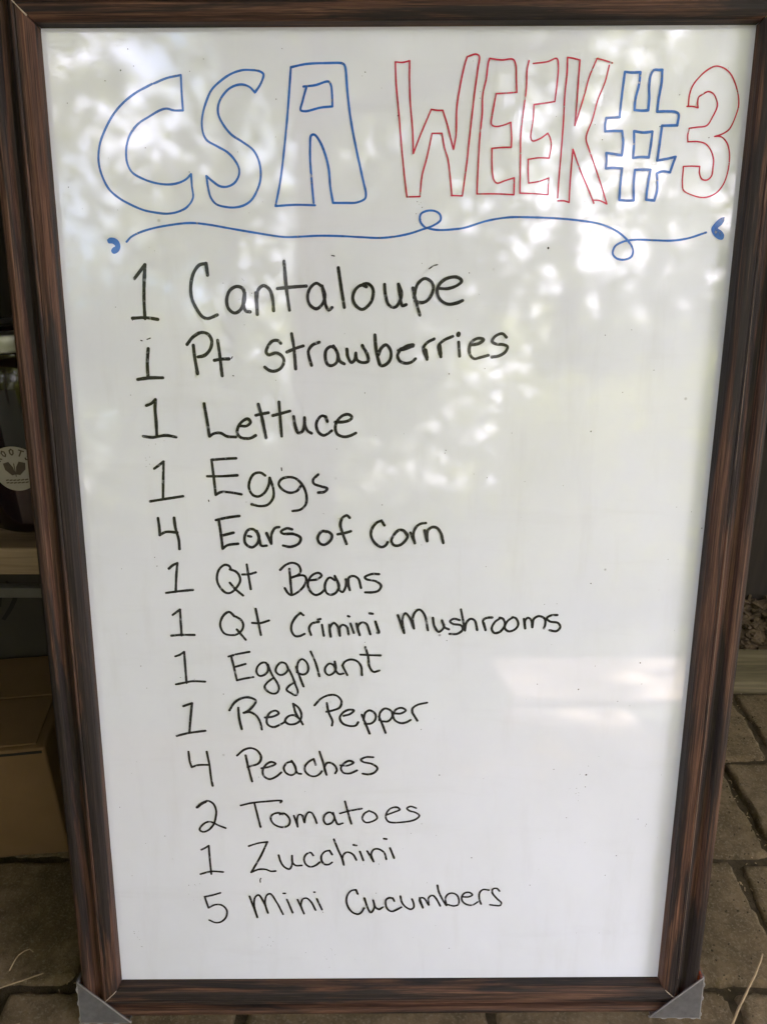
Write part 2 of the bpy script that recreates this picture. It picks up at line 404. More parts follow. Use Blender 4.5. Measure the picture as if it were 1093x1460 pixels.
# little sprouting root emblem and the fine rules under it
for sgn in (-1, 1):
    leaf = [(0, -.006), (sgn * .004, -.007), (sgn * .010, -.001), (sgn * .011, .006), (sgn * .005, .008), (sgn * .0015, .002)]
    bm.faces.new([bm.verts.new(on_jar(s, t, jr + .00095)) for s, t in (leaf if sgn > 0 else leaf[::-1])])
poly_ribbon(bm, [(0, -.008), (0, .006)], .0009, lambda s, t: on_jar(s, t, jr + .0013))
for t_ in (-.0125, -.0155):
    for q in range(6):
        s0 = -.011 + q * .0038; poly_ribbon(bm, [(s0, t_), (s0 + .0022, t_ + .0004)], .0013, lambda s, t: on_jar(s, t, jr + .0011))
link('label_print', bm, mat_plain('label_ink', (.10, .075, .06), .7, .3, 50, 0), lab)
jar((-.372, .415, jz), .050, .205, JARM, WHITELID, 'jar with a white lid, half hidden behind the labelled jar')

def card_box(name, label, loc, rz, size, mat, flap):
    b = tag(empty(name, loc, (0, 0, rz)), label, 'box')
    w_, d_, h_ = size
    bm = bmesh.new(); vs_ = add_box(bm, (-w_, 0, 0), (0, d_, h_), .003, 2)
    bmesh.ops.subdivide_edges(bm, edges=[e for e in bm.edges if e.calc_length() > .1], cuts=8, use_grid_fill=True)
    for v in bm.verts:
        v.co += Vector((0, -.003 * mn.noise(v.co * 7), .003 * mn.noise(v.co * 6 + Vector((4, 0, 0)))))
    link('carton', bm, mat, b, True)
    return b
b1 = card_box('cardboard_box', 'plain brown cardboard box on the ground under the shelf', (-.416, .203, -.002), RAD(8), (.29, .19, .176), CARD, True)
bm = bmesh.new(); add_box(bm, (-.285, .004, .1785), (-.010, .094, .1805), .0005, 1); link('flap', bm, CARD, b1)
bm = bmesh.new(); add_box(bm, (-.285, .098, .1785), (-.010, .187, .1805), .0005, 1); link('flap', bm, CARD, b1)
bm = bmesh.new(); add_box(bm, (-.29, -.0015, .1690), (-.004, -.0005, .1725)); link('crease', bm, BLACK, b1)
b2 = card_box('cardboard_box', 'dark grey printed carton standing behind the plain brown box', (-.40, .405, -.002), RAD(9), (.30, .10, .33), DARKCARD, False)
bm = bmesh.new()
def swoop(pts, w0):
    for i, (a, b) in enumerate(zip(pts, pts[1:])):
        poly_ribbon(bm, [a, b], w0 * (.6 + .4 * math.sin(math.pi * i / len(pts))), lambda s, t: Vector((s, -.0032 - i * 2e-5, t)))
swoop([(-.118 + .012 * math.sin(u * .4) , .300 - u * .011) if u < 2 else (-.108 - .0022 * (u - 2) ** 1.5, .288 - .009 * (u - 2)) for u in range(8)], .006)
swoop([(-.128 - .0015 * u, .288 - .006 * u) for u in range(5)], .004)
link('printed_lettering', bm, BLACK, b2)

# ------------------------------------------------------------------ the sign
sign = tag(empty('whiteboard_sign', (0, 0, 0), (RAD(90) - LEAN, 0, 0)), 'large whiteboard in a dark wooden frame listing the week\'s vegetables', 'sign')
Z0 = OFF
IN = {'TL': Vector((-.2791, .4439)), 'TR': Vector((.2808, .4477)), 'BR': Vector((.2779, -.4435)), 'BL': Vector((-.2823, -.4485))}
OUTW = {'TL': Vector((-1, 1)), 'TR': Vector((1, 1)), 'BR': Vector((.90, -.73)), 'BL': Vector((-.89, -.80))}
PROF = [(-.004, -.0015), (0, -.0005), (.0004, .0105), (.0018, .0128), (.0060, .0152), (.0118, .0162), (.0128, .0156), (.0138, .0166), (.0150, .0168), (.0175, .0150), (.0200, .0120), (.0232, .0104), (.0275, .0106),
        (.0288, .0140), (.0302, .0158), (.0330, .0166), (.0370, .0160), (.0396, .0140), (.0412, .0105), (.0418, .0050), (.0418, -.014), (0, -.014)]
bm = bmesh.new()
q = [IN[c_] + OUTW[c_] * .006 for c_ in ('BL', 'BR', 'TR', 'TL')]
top = [bm.verts.new((p.x, p.y + Z0, 0)) for p in q]; bot = [bm.verts.new((p.x, p.y + Z0, -.006)) for p in q]
bm.faces.new(top); bm.faces.new(bot[::-1])
for i in range(4): bm.faces.new((top[i], bot[i], bot[(i + 1) % 4], top[(i + 1) % 4]))
link('whiteboard_panel', bm, PANEL, sign)
bm = bmesh.new(); add_box(bm, (-.30, Z0 - .465, -.0125), (.30, Z0 + .465, -.0075)); link('backing', bm, HARDBOARD, sign)
for ri, (a, b) in enumerate((('TL', 'TR'), ('TR', 'BR'), ('BR', 'BL'), ('BL', 'TL'))):
    bm = bmesh.new(); uvl = bm.loops.layers.uv.new('UVMap'); NS = 40; cols = []
    cum = [0]
    for p0, p1 in zip(PROF, PROF[1:]): cum.append(cum[-1] + math.hypot(p1[0] - p0[0], p1[1] - p0[1]))
    for i in range(NS + 1):
        col = []
        for (w_, h_) in PROF:
            pa = IN[a] + OUTW[a] * w_; pb = IN[b] + OUTW[b] * w_; d = (pb - pa).normalized() * .0004
            p = (pa + d).lerp(pb - d, i / NS)
            wob = .0005 * mn.noise(Vector((i * .35 + ri * 20, w_ * 120, 2)))
            col.append(bm.verts.new((p.x, p.y + Z0, h_ + (wob if h_ > .012 else 0))))
        cols.append(col)
    L = (IN[b] - IN[a]).length
    for i in range(NS):
        for m_ in range(len(PROF) - 1):
            f = bm.faces.new((cols[i][m_], cols[i + 1][m_], cols[i + 1][m_ + 1], cols[i][m_ + 1]))
            for lp, (ii, mm) in zip(f.loops, ((i, m_), (i + 1, m_), (i + 1, m_ + 1), (i, m_ + 1))):
                lp[uvl].uv = (cum[mm] + .35 * ri + .02, ii / NS * L + 3.7 * ri)
    for col in (cols[0], cols[-1]): bm.faces.new(col)
    bmesh.ops.recalc_face_normals(bm, faces=bm.faces)
    r_ = link('frame_rail', bm, WOOD, sign)
# bare slivers of wood at the mitres
def mitre(c_, w0, w1, rad):
    bm = bmesh.new(); pts = []
    hs = dict()
    for i in range(14):
        w_ = w0 + (w1 - w0) * i / 13
        for p0, p1 in zip(PROF, PROF[1:]):
            if p0[0] <= w_ <= p1[0] and p1[0] > p0[0]: h_ = p0[1] + (p1[1] - p0[1]) * (w_ - p0[0]) / (p1[0] - p0[0]); break
        p = IN[c_] + OUTW[c_] * w_; pts.append((p.x + rnd(-.0002, .0002), p.y + Z0, h_ + .0001))
    add_tube(bm, pts, [rad * rnd(.5, 1.1) for _ in pts], 6); link('mitre_edge', bm, SCRATCH, sign, True)
mitre('TL', .004, .040, .0007); mitre('BL', .002, .020, .00055); mitre('BR', .004, .018, .0006); mitre('TR', .001, .014, .0003)
bm = bmesh.new()
for (w_, y0, y1) in ((.0142, -.43, .40),):
    pts = [(IN['TR'].x + (IN['BR'].x - IN['TR'].x) * (.45 - y) / .9 + w_, y + Z0, .0166) for y in [y0 + (y1 - y0) * i / 30 for i in range(31)]]
    add_tube(bm, pts, [.00042 * rnd(.5, 1.1) for _ in pts], 5)
link('pale_ridge_line', bm, mat_plain('pale_ridge_wood', (.20, .14, .10), .6, .4, 60), sign, True)  # thin paler line along the ridge of the right rail
# plastic corner guards
for c_, sx in (('BL', -1), ('BR', 1)):
    o0 = IN[c_] + OUTW[c_] * .0428; L = .0490
    def P(u, v, z): return Vector((o0.x - sx * u, o0.y + v + Z0, z))   # u inwards, v upwards
    g = empty('corner_guard'); g.parent = sign
    bm = bmesh.new()
    tri = [(0, 0), (L * 1.05, 0), (0, L)]
    f1 = [bm.verts.new(P(u, v, .0198)) for u, v in tri]; f0 = [bm.verts.new(P(u, v, .0180)) for u, v in tri]
    bm.faces.new(f1); bm.faces.new(f0[::-1])
    for i in range(3): bm.faces.new((f1[i], f0[i], f0[(i + 1) % 3], f1[(i + 1) % 3]))
    add_box(bm, (min(P(0, 0, 0).x, P(-.0018, 0, 0).x), P(0, -.0018, 0).y, -.015), (max(P(0, 0, 0).x, P(-.0018, 0, 0).x), P(0, L, 0).y, .0180))
    add_box(bm, (min(P(0, 0, 0).x, P(L, 0, 0).x), P(0, -.0018, 0).y, -.015), (max(P(0, 0, 0).x, P(L, 0, 0).x), P(0, 0, 0).y - .0001, .0180))
    bmesh.ops.recalc_face_normals(bm, faces=bm.faces)
    plate = link('guard_plate', bm, GUARD, g)
    bm = bmesh.new()
    add_tube(bm, [P(L * 1.05, 0, .0198), P(0, L, .0198)], .0006, 6)
    edge = [(0, L)]
    for cpos in (.80, .47, .06):
        v = cpos * L; edge += [(-.0004, v + .004), (-.0018, v + .001), (-.0016, v - .001), (-.0003, v - .003)]
    edge += [(-.0022, -.0020)]
    for cpos in (.10, .38, .72):
        u = cpos * L; edge += [(u - .003, -.0004), (u, -.0018), (u + .0015, -.0016), (u + .004, -.0003)]
    edge += [(L * 1.05, 0)]
    add_tube(bm, [P(u, v, .0185) for u, v in edge], .0011, 7)
    link('guard_rim', bm, RIM, plate, True)

# ------------------------------------------------------------------ the writing
INK = {
 'title_c': [
  ('blue', 1.78, '-193.0,404.9 -182.5,408.8 -171.2,411.0c -171.3,398.4 -171.0,385.3c -178.2,385.3 -183.9,386.6 -189.0,385.5 -198.6,380.6 -207.6,375.3 -214.2,368.0 -217.7,360.0 -218.9,351.9 -218.2,345.1 -214.9,339.0 -206.2,334.0 -196.1,330.9 -186.6,329.9 -178.5,330.9 -171.7,333.7 -167.1,337.8c -166.9,328.9 -166.6,319.5 -172.2,312.3 -179.8,308.8 -188.7,307.4 -199.0,308.4 -207.8,310.2 -219.3,315.0 -227.7,319.8 -234.6,326.0 -239.1,334.9 -241.3,343.7 -241.3,351.8 -239.1,361.3 -233.9,371.9 -226.6,382.6 -218.0,391.1 -207.5,398.3 -200.1,401.9 -194.5,404.5'),
 ],
 'title_s': [
  ('blue', 1.79, '-113.0,398.6c -109.3,403.1 -106.5,408.3 -105.8,411.8 -108.9,413.9 -115.3,414.7 -122.4,414.6 -131.0,412.1 -139.8,406.9 -147.3,400.4 -152.0,391.9 -155.3,382.7 -156.4,374.8 -155.4,367.5 -152.7,363.1 -144.9,358.8 -136.4,354.1 -130.8,348.1 -127.9,342.0 -128.4,336.5 -132.3,331.0 -138.3,328.3 -144.1,328.7 -149.8,332.4 -154.7,336.4c -153.7,327.6 -151.9,320.0 -147.7,314.9 -139.7,312.7 -132.3,312.4 -124.9,314.1 -118.8,318.0 -114.1,324.9 -110.9,333.1 -110.4,341.3 -112.1,349.4 -116.0,356.2 -124.4,362.2 -132.9,367.5 -139.1,374.8 -142.7,382.1 -142.8,388.0 -140.4,393.9 -134.4,400.5 -128.5,403.5 -122.8,404.3 -117.1,402.5 -113.0,398.6'),
 ],
 'title_a': [
  ('blue', 1.84, '-83.9,416.8c -71.8,419.1 -56.2,419.8 -42.7,419.4 -41.1,417.5 -39.3,398.7 -36.6,377.7 -32.4,356.4 -27.4,334.7 -24.9,323.7 -25.5,319.6 -32.6,316.4 -41.4,316.1 -51.8,316.1c -53.8,327.8 -55.1,342.8 -57.9,353.6 -62.1,363.0 -66.3,367.7 -68.8,367.0 -69.8,359.0 -69.9,348.2 -68.9,331.9 -67.7,316.0'),
  ('blue', 1.78, '-66.6,314.2 -82.8,314.5 -99.1,313.5c -94.8,331.8 -90.5,358.9 -87.1,385.5 -84.9,406.4 -83.9,416.8'),
  ('blue', 1.79, '-74.3,402.9 -65.0,403.9 -54.2,406.5 -52.4,403.9 -51.6,397.4 -51.4,388.5c -60.9,387.6 -73.2,384.9 -76.8,385.8 -75.2,392.1 -72.1,401.9'),
 ],
 'scroll': [
  ('blue', 1.74, '-223.4,285.3 -219.4,289.1 -212.0,292.7 -199.8,296.2 -186.3,298.6 -174.4,300.0 -165.5,300.1 -153.7,298.8 -138.9,296.3 -119.7,293.2 -92.3,289.4 -80.5,289.7 -62.7,290.5 -44.8,290.2 -28.4,289.4 -13.5,288.9 -0.1,290.1 11.8,292.5 20.7,295.3 31.0,298.9 36.6,303.1 36.0,307.3 31.6,310.0 24.9,310.0 20.2,307.5 19.8,302.3 22.9,298.1 27.3,296.3 35.5,295.2 47.4,295.8 56.3,297.0 75.0,302.5 92.7,305.2 110.4,305.3 130.8,304.6 151.2,302.9 169.1,300.0 182.3,294.7 191.7,287.6 196.9,280.2 196.0,274.6 190.3,272.2 183.8,273.2 180.3,277.0 181.8,282.7 188.0,286.3 198.1,288.0 213.5,287.6 228.9,287.4 241.4,289.1 256.3,293.8'),
 ],
 'title_w': [
  ('red', 1.30, '-1.3,420.8 4.2,420.4 9.9,421.6c 10.0,406.7 10.9,389.7 12.8,371.2 13.6,353.8c 18.4,365.9 27.5,386.5c 32.5,385.8 36.8,385.8c 40.6,375.3 45.8,357.2'),
  ('red', 1.27, '45.5,321.8 43.6,337.6 41.6,349.8 38.8,357.9 36.4,368.9c 28.5,368.8c 24.4,349.8 21.0,337.6 19.3,321.1c 8.7,320.8c 6.3,338.9 4.0,359.2 1.6,384.4 -0.7,406.6 -1.3,420.8'),
  ('red', 1.32, '46.0,357.0c 47.8,367.9 48.0,388.3 50.1,402.9 53.3,418.4 55.2,424.5c 62.2,426.4 64.7,425.0 63.8,415.1 61.8,398.5 60.2,381.6 58.5,363.4 57.1,347.2 54.0,321.7c 45.1,322.0'),
 ],
 'title_e': [
  ('red', 1.27, '72.9,423.4 72.1,420.7 70.7,408.5 68.4,397.4 68.4,383.9 67.1,368.0 66.4,349.6 65.9,323.2c 81.1,323.3 96.2,322.7c 95.9,335.6c 88.2,333.3 82.0,331.5 79.4,333.9 77.5,344.9 77.0,357.7c 84.8,358.4 92.6,358.6c 92.6,365.7 91.5,377.1c 85.4,374.9 79.3,374.0 76.1,375.4 76.5,382.8 79.0,398.0c 87.0,398.5 95.3,399.1c 94.5,409.7 93.8,418.5 91.5,422.7 82.4,422.3 72.9,423.4'),
 ],
 'title_ee': [
  ('red', 1.28, '104.0,421.8 102.8,415.2 102.8,401.9 101.1,384.0 99.9,368.0 100.4,349.6 101.0,323.9c 112.6,323.5 124.0,322.8c 124.0,335.5c 115.9,332.8 107.8,331.6c 107.0,340.3 106.6,349.6c 115.1,350.8 123.6,350.6c 124.8,360.1 123.6,365.8 121.6,369.2c 115.6,365.2 109.5,363.5 108.1,365.8 109.3,379.5 109.5,390.2c 118.0,391.3 126.0,392.5c 127.1,405.3 127.4,418.6 125.9,423.5 118.9,421.3 107.5,419.9'),
 ],
 'title_k': [
  ('red', 1.32, '134.4,424.3 134.6,413.1 133.7,396.4 133.7,379.5 133.2,356.6 132.4,335.7 132.1,320.4'),
  ('red', 1.32, '132.4,318.1 137.5,318.1 141.7,316.9'),
  ('red', 1.32, '141.7,317.5 141.7,333.4 142.5,357.2c 149.3,341.6 156.5,327.6 162.0,316.4'),
  ('red', 1.28, '160.8,318.7 166.5,318.4 172.7,315.8c 167.7,328.8 160.3,346.3 155.2,357.9 152.6,365.9 156.9,379.6 160.3,394.2 165.0,406.5 167.6,418.7'),
  ('red', 1.27, '157.7,423.6 162.7,422.5 169.9,420.4'),
  ('red', 1.27, '157.7,423.6 152.5,410.9 149.6,398.7 146.6,387.5 143.0,375.0c 143.6,390.8 143.9,407.6 144.2,422.5c 139.5,423.6 134.4,424.3'),
 ],
 'title_hash': [
  ('blue', 2.00, '180.3,414.1 185.9,413.6 192.6,413.9c 192.2,405.0 190.2,394.7 190.0,386.5c 195.9,386.0 201.0,386.3c 201.1,394.8 200.3,405.0 201.1,412.1 203.1,415.4 207.0,415.5 209.8,415.5c 210.0,407.1 208.7,394.8 208.2,385.3c 216.3,385.5 223.1,385.0 225.6,383.3 225.1,375.2c 219.5,375.1 213.0,374.9c 212.4,364.7 211.4,349.0c 218.2,350.1 225.9,351.8c 223.8,345.1 222.5,340.1c 216.1,340.8 212.0,339.4c 212.7,333.9 213.1,326.3 211.4,318.5c 204.7,319.2c 204.9,327.4 206.3,341.9c 199.4,342.1 193.7,341.8c 193.5,331.7 194.5,318.5c 188.5,318.4 182.7,318.9c 182.7,331.6 183.2,342.9c 176.3,343.4 170.0,342.9c 170.2,348.7 169.6,354.5c 175.6,353.8 182.3,352.7c 182.7,362.5 181.2,370.9c 174.4,370.9 167.6,370.6c 167.2,376.1 167.8,380.5c 173.1,380.8 178.5,381.1c 179.0,393.7 180.3,414.1'),
  ('blue', 2.03, '190.9,370.9 198.3,369.9 205.7,370.6c 205.3,361.5 204.4,351.4c 197.5,351.6 191.6,350.9c 191.6,361.5 190.9,370.9'),
 ],
 'title_three': [
  ('red', 1.18, '240.7,388.2c 236.3,389.2 231.8,389.2'),
  ('red', 1.18, '232.8,390.2 233.0,397.9 234.9,404.1 238.9,409.7 245.0,415.3 251.4,418.3 257.7,417.3 263.7,413.3 268.4,406.2 271.9,397.0 272.9,389.8 271.5,382.6 267.4,372.7 262.1,369.0 256.0,367.1c 261.2,366.9 266.2,362.7 268.9,356.4 269.8,350.0 269.2,339.3 266.6,330.8 262.0,324.8 255.4,321.5 249.7,321.0 242.6,322.6 234.7,326.4 233.3,331.7 233.0,344.6c 239.3,344.8 246.2,344.6c 246.5,339.3 248.9,335.0 253.0,334.3 256.4,337.2 257.1,344.7 256.9,350.0 253.6,357.4 249.2,361.6 243.3,363.2 234.8,363.1c 234.3,367.9 235.0,373.1c 241.2,373.9 249.0,375.2 252.9,381.5 256.0,389.8 254.4,394.9 251.8,398.5 247.7,400.0 243.4,398.0 240.4,395.9 240.0,391.8 240.7,388.2'),
 ],
 'line01': [
  ('black', 2.86, '-218.9,256.1 -209.4,267.2c -211.0,252.8 -212.1,237.9 -212.3,223.6'),
  ('black', 2.86, '-222.9,223.8 -211.6,224.3 -201.5,222.9'),
  ('black', 2.85, '-157.5,259.0 -158.4,268.3c -164.1,267.0 -169.3,260.3 -172.0,250.2 -171.8,240.7 -168.7,232.6 -163.4,225.1 -159.3,223.7 -150.9,226.7'),
  ('black', 2.85, '-127.0,244.2 -128.6,248.3 -133.4,249.9 -139.2,246.9 -142.3,239.4 -141.2,232.0 -136.4,228.3 -131.4,230.6 -127.6,238.1 -127.0,244.9c -128.4,235.4 -126.5,229.9 -123.0,229.3'),
  ('black', 2.85, '-117.7,244.9c -117.0,227.2c -117.0,238.1 -115.3,247.6 -111.0,250.6 -106.1,247.6 -103.6,239.5 -103.1,230.3'),
  ('black', 2.85, '-93.2,270.4 -92.0,250.4 -89.7,230.7'),
  ('black', 2.83, '-99.4,248.3 -86.4,249.6 -75.1,250.4'),
  ('black', 2.73, '-62.4,250.5 -66.6,252.7 -71.6,249.1 -74.1,242.3 -72.6,235.5 -67.0,231.9 -62.0,235.6 -59.5,242.4 -61.7,250.5c -60.4,243.7 -58.8,234.2 -56.4,230.8 -53.6,233.1'),
  ('black', 2.73, '-48.0,265.2 -45.9,250.5 -43.3,233.1'),
  ('black', 2.71, '-27.4,251.9 -23.9,252.6 -20.1,249.9 -18.7,245.2 -21.1,237.0 -28.2,231.5 -33.8,234.9 -36.1,241.1 -33.7,247.8 -28.8,251.2 -24.6,249.9'),
  ('black', 2.73, '-9.4,251.9 -8.4,242.5 -5.6,235.0 -0.6,233.3 3.6,238.4 4.9,245.2 2.3,252.0c 3.8,242.5 5.7,234.6 8.9,235.5'),
  ('black', 2.73, '14.4,249.0 17.4,237.1 20.6,226.9'),
  ('black', 2.72, '15.5,241.2 18.2,252.0 24.4,256.7 30.8,252.7 30.9,245.3 26.1,238.5 20.5,237.1 16.5,238.5'),
  ('black', 2.72, '36.0,248.7 44.2,248.7 51.8,251.4 55.2,254.8 51.7,257.7 44.0,257.2 37.1,252.7 34.8,246.6 37.3,239.9 43.7,236.1 51.5,236.9 56.4,239.0'),
  ('black', 0.94, '27.8,264.5 31.2,266.8 34.7,267.8'),
  ('black', 0.94, '-53.4,274.9 -51.2,274.5'),
 ],
 'line02': [
  ('black', 2.91, '-211.2,198.6 -212.7,186.7 -212.9,174.6'),
  ('black', 2.91, '-222.0,172.5 -211.8,173.9 -200.3,174.0'),
  ('black', 2.89, '-177.9,202.2 -172.5,208.4 -165.2,212.2 -159.6,210.8 -156.7,205.7 -158.1,198.7 -163.3,193.1 -169.1,191.7'),
  ('black', 2.90, '-172.6,201.5 -171.8,190.3 -170.2,177.6'),
  ('black', 2.90, '-151.6,205.7 -150.4,193.8 -149.1,175.8'),
  ('black', 2.89, '-155.2,188.9 -149.2,189.9 -142.7,190.1'),
  ('black', 0.96, '-140.6,190.4 -139.6,192.0'),
  ('black', 0.97, '-139.9,176.0 -139.3,175.8'),
  ('black', 0.96, '-217.1,205.5 -215.9,205.1'),
  ('black', 0.96, '-211.8,206.3 -208.9,207.4'),
  ('black', 2.78, '-97.9,203.3 -100.0,205.5 -104.4,205.4 -108.3,201.7 -110.5,195.8 -108.6,193.6 -101.9,195.3 -97.1,192.6 -95.5,188.3 -98.5,182.3 -104.1,179.8 -108.5,180.6 -112.2,183.3'),
  ('black', 2.78, '-88.4,211.4 -86.7,199.1 -85.6,181.8'),
  ('black', 2.76, '-92.8,196.0 -85.4,199.1 -78.7,201.2'),
  ('black', 2.76, '-71.9,184.8 -74.0,192.6 -74.4,196.9 -71.0,201.8 -65.0,204.3'),
  ('black', 2.77, '-51.3,199.1 -55.1,200.7 -59.0,198.0 -60.0,191.6 -58.1,185.6 -54.8,184.6 -50.4,187.3 -49.2,193.8 -52.9,201.3c -49.7,195.9 -47.6,188.4 -43.8,186.2'),
  ('black', 2.76, '-41.4,198.6 -40.4,191.6 -37.7,187.3 -34.9,189.5 -33.8,195.4c -32.7,189.5 -28.3,187.3 -23.3,188.4 -23.9,193.8 -28.2,201.6'),
  ('black', 2.77, '-17.5,210.5 -16.7,200.3 -14.5,189.5 -12.3,184.7 -7.9,185.8 -4.1,190.6 -4.1,197.6 -8.0,202.3 -12.3,199.2 -14.5,193.9'),
  ('black', 2.65, '2.4,197.6 7.9,198.5 13.4,200.9 15.7,202.4 10.1,201.4 4.0,197.8c 1.9,193.3 4.1,188.5 9.1,186.8 14.0,187.9 17.3,190.7'),
  ('black', 2.63, '27.2,190.1c 23.8,199.3 27.0,204.1 33.0,207.3'),
  ('black', 2.63, '39.0,192.3c 36.9,201.5 40.7,205.8 48.8,209.5'),
  ('black', 2.65, '53.9,204.7 55.0,192.9'),
  ('black', 2.65, '64.0,202.3 71.4,203.7 75.2,206.9 70.8,208.0 65.4,205.3 63.1,199.9 64.0,194.0 67.4,190.8 72.9,191.9 79.5,193.7'),
  ('black', 2.65, '94.5,208.8 90.9,211.8 84.9,209.6 82.4,205.3 85.7,203.2 91.8,202.7 95.7,201.1 94.2,196.8 88.8,193.3 82.6,192.2'),
  ('black', 3.60, '4.6,198.5 14.7,201.5'),
  ('black', 3.61, '25.7,197.7 26.9,191.8'),
  ('black', 3.61, '37.5,201.5 38.5,194.5'),
  ('black', 3.59, '53.7,211.7 53.4,210.6'),
 ],
 'line03': [
  ('black', 2.71, '-216.1,150.1 -211.9,151.8 -207.8,155.4c -208.6,147.1 -208.4,135.7 -208.7,123.3'),
  ('black', 2.71, '-220.5,123.2 -212.4,122.3 -200.8,124.1 -191.8,122.6'),
  ('black', 2.71, '-165.8,151.9 -164.1,138.7 -162.5,123.4c -158.6,125.8 -152.8,126.3 -147.2,123.4 -139.5,122.8'),
  ('black', 2.71, '-134.8,132.6 -129.6,132.6 -126.1,135.9 -128.4,138.8 -132.8,136.9 -136.8,132.1 -138.0,126.3 -135.2,122.5 -130.0,121.5 -126.2,122.0 -122.0,124.3'),
  ('black', 2.71, '-118.7,151.6 -116.1,140.7 -112.9,122.1'),
  ('black', 2.69, '-121.3,141.9 -116.0,143.1 -110.2,144.2'),
  ('black', 2.71, '-100.7,153.5 -100.1,140.7 -99.2,123.5'),
  ('black', 2.69, '-106.5,141.7 -99.8,143.4 -91.4,145.7'),
  ('black', 2.71, '-88.3,141.0 -87.2,133.2 -84.5,126.5 -81.1,127.9 -79.1,133.2 -78.9,140.0c -78.6,133.2 -76.3,128.4 -73.0,126.3'),
  ('black', 2.71, '-59.0,136.6 -60.4,140.8c -63.7,141.6 -67.5,138.0 -68.8,133.2 -66.8,127.0 -62.5,124.4 -58.7,126.0 -55.3,128.6'),
  ('black', 2.71, '-52.3,136.1 -44.7,136.3 -39.4,138.0 -37.5,140.4 -40.3,142.8 -45.6,141.8 -50.4,137.1 -52.2,131.3 -50.5,125.6 -44.8,123.2 -39.1,124.2 -34.2,126.6'),
 ],
 'line04': [
  ('black', 2.45, '-213.0,94.4 -208.5,97.6 -204.3,100.8c -205.6,84.7 -206.9,67.5'),
  ('black', 2.45, '-218.6,64.7 -206.4,66.7 -188.9,69.5'),
  ('black', 2.44, '-140.1,103.9 -150.1,103.4 -161.8,102.5c -160.7,88.0 -159.6,70.9c -154.7,73.4 -146.7,73.1 -136.6,71.4'),
  ('black', 2.43, '-166.5,87.7 -154.0,87.7 -139.6,88.6'),
  ('black', 2.45, '-114.9,88.5 -118.8,91.0 -124.4,90.1 -128.3,84.9 -129.7,77.5 -126.7,71.0 -121.9,69.4 -116.2,72.6 -112.0,80.0 -111.0,86.5c -108.1,76.8 -108.3,68.6 -113.3,62.0 -120.6,60.6 -127.8,62.3'),
  ('black', 2.46, '-83.2,79.3 -87.3,74.4 -93.7,73.0 -100.1,76.0 -103.1,80.8 -100.6,85.2 -94.2,87.1 -87.8,85.8 -81.6,79.3 -78.6,70.3 -79.5,62.1 -84.5,57.4 -91.3,56.2'),
  ('black', 2.44, '-67.8,89.5 -72.3,85.0 -71.9,81.4 -65.6,78.8 -60.0,76.9 -62.4,73.9 -68.1,73.1'),
  ('black', 0.93, '-100.3,95.5 -100.1,93.0'),
  ('black', 0.94, '-166.3,66.0 -166.0,64.8'),
 ],
 'line05': [
  ('black', 2.60, '-212.5,49.3 -211.8,39.6 -211.9,33.5c -206.4,36.4 -196.0,36.0'),
  ('black', 2.61, '-198.0,49.6 -197.2,39.6 -195.0,29.5 -194.8,20.5'),
  ('black', 2.59, '-139.3,51.5 -150.1,50.0 -160.6,47.6'),
  ('black', 2.61, '-157.9,47.6 -156.6,35.4 -155.6,20.9c -151.3,24.1 -141.4,25.6'),
  ('black', 2.60, '-155.7,33.2 -145.2,35.9'),
  ('black', 2.60, '-129.3,32.3 -132.1,32.9'),
  ('black', 2.61, '-122.9,34.8 -127.0,39.1 -131.8,38.6 -135.3,31.8 -134.4,25.3 -129.0,22.2 -123.9,26.1 -122.3,32.6 -124.0,37.6c -122.0,29.7 -120.5,23.9 -115.6,23.9'),
  ('black', 2.60, '-115.3,35.5 -111.4,25.7c -110.7,34.8 -107.4,40.5 -103.7,41.3'),
  ('black', 2.61, '-92.2,39.2 -97.0,40.1 -102.3,37.0 -100.6,35.2 -90.9,34.8 -84.7,31.3 -86.2,26.2 -94.0,22.8 -100.7,24.0'),
  ('black', 2.60, '-61.3,36.9 -64.5,37.8 -68.1,34.2 -69.1,29.6 -66.6,25.6 -62.8,25.0 -57.6,29.0 -56.2,33.6 -59.4,36.9 -64.5,37.5'),
  ('black', 2.61, '-40.2,50.1 -42.7,52.3 -46.5,50.1 -48.5,44.2 -46.9,36.3 -43.2,25.7'),
  ('black', 2.60, '-51.1,34.7 -44.1,36.0 -39.2,37.6'),
  ('black', 2.61, '-9.0,43.2 -11.6,47.5c -16.0,45.5 -20.5,39.0 -20.9,33.0 -17.3,26.4 -11.5,22.8 -7.7,24.5 -6.0,27.4'),
  ('black', 2.60, '11.5,33.8 8.2,38.4 4.4,38.8 -0.7,33.7 -2.6,28.4 0.0,24.5 5.1,24.7 10.2,29.1 12.1,33.8 8.9,38.0'),
  ('black', 2.59, '14.6,36.4 18.6,26.5c 17.2,35.1 19.7,41.7 23.4,44.6 28.3,45.4'),
  ('black', 2.61, '27.3,38.4 29.8,28.5c 29.9,37.8 33.7,41.5 38.1,41.1 42.1,35.8 44.4,26.8'),
 ],
 'line06': [
  ('black', 2.39, '-205.6,1.9 -201.7,5.2 -197.6,7.1c -199.3,-5.2 -200.7,-20.5'),
  ('black', 2.39, '-209.5,-21.5 -198.1,-19.9 -184.8,-18.5'),
  ('black', 2.37, '-149.0,1.2 -150.4,4.3 -154.3,5.5 -159.0,2.2 -161.7,-3.5 -162.0,-10.4 -159.3,-16.7 -154.5,-21.4 -150.5,-21.4 -145.8,-17.7 -141.0,-9.8 -141.8,-4.5 -144.6,-0.9 -150.0,1.2'),
  ('black', 2.39, '-150.6,-11.6 -145.8,-17.7 -138.9,-24.0'),
  ('black', 2.39, '-134.4,5.9 -133.3,-4.0 -131.6,-17.7'),
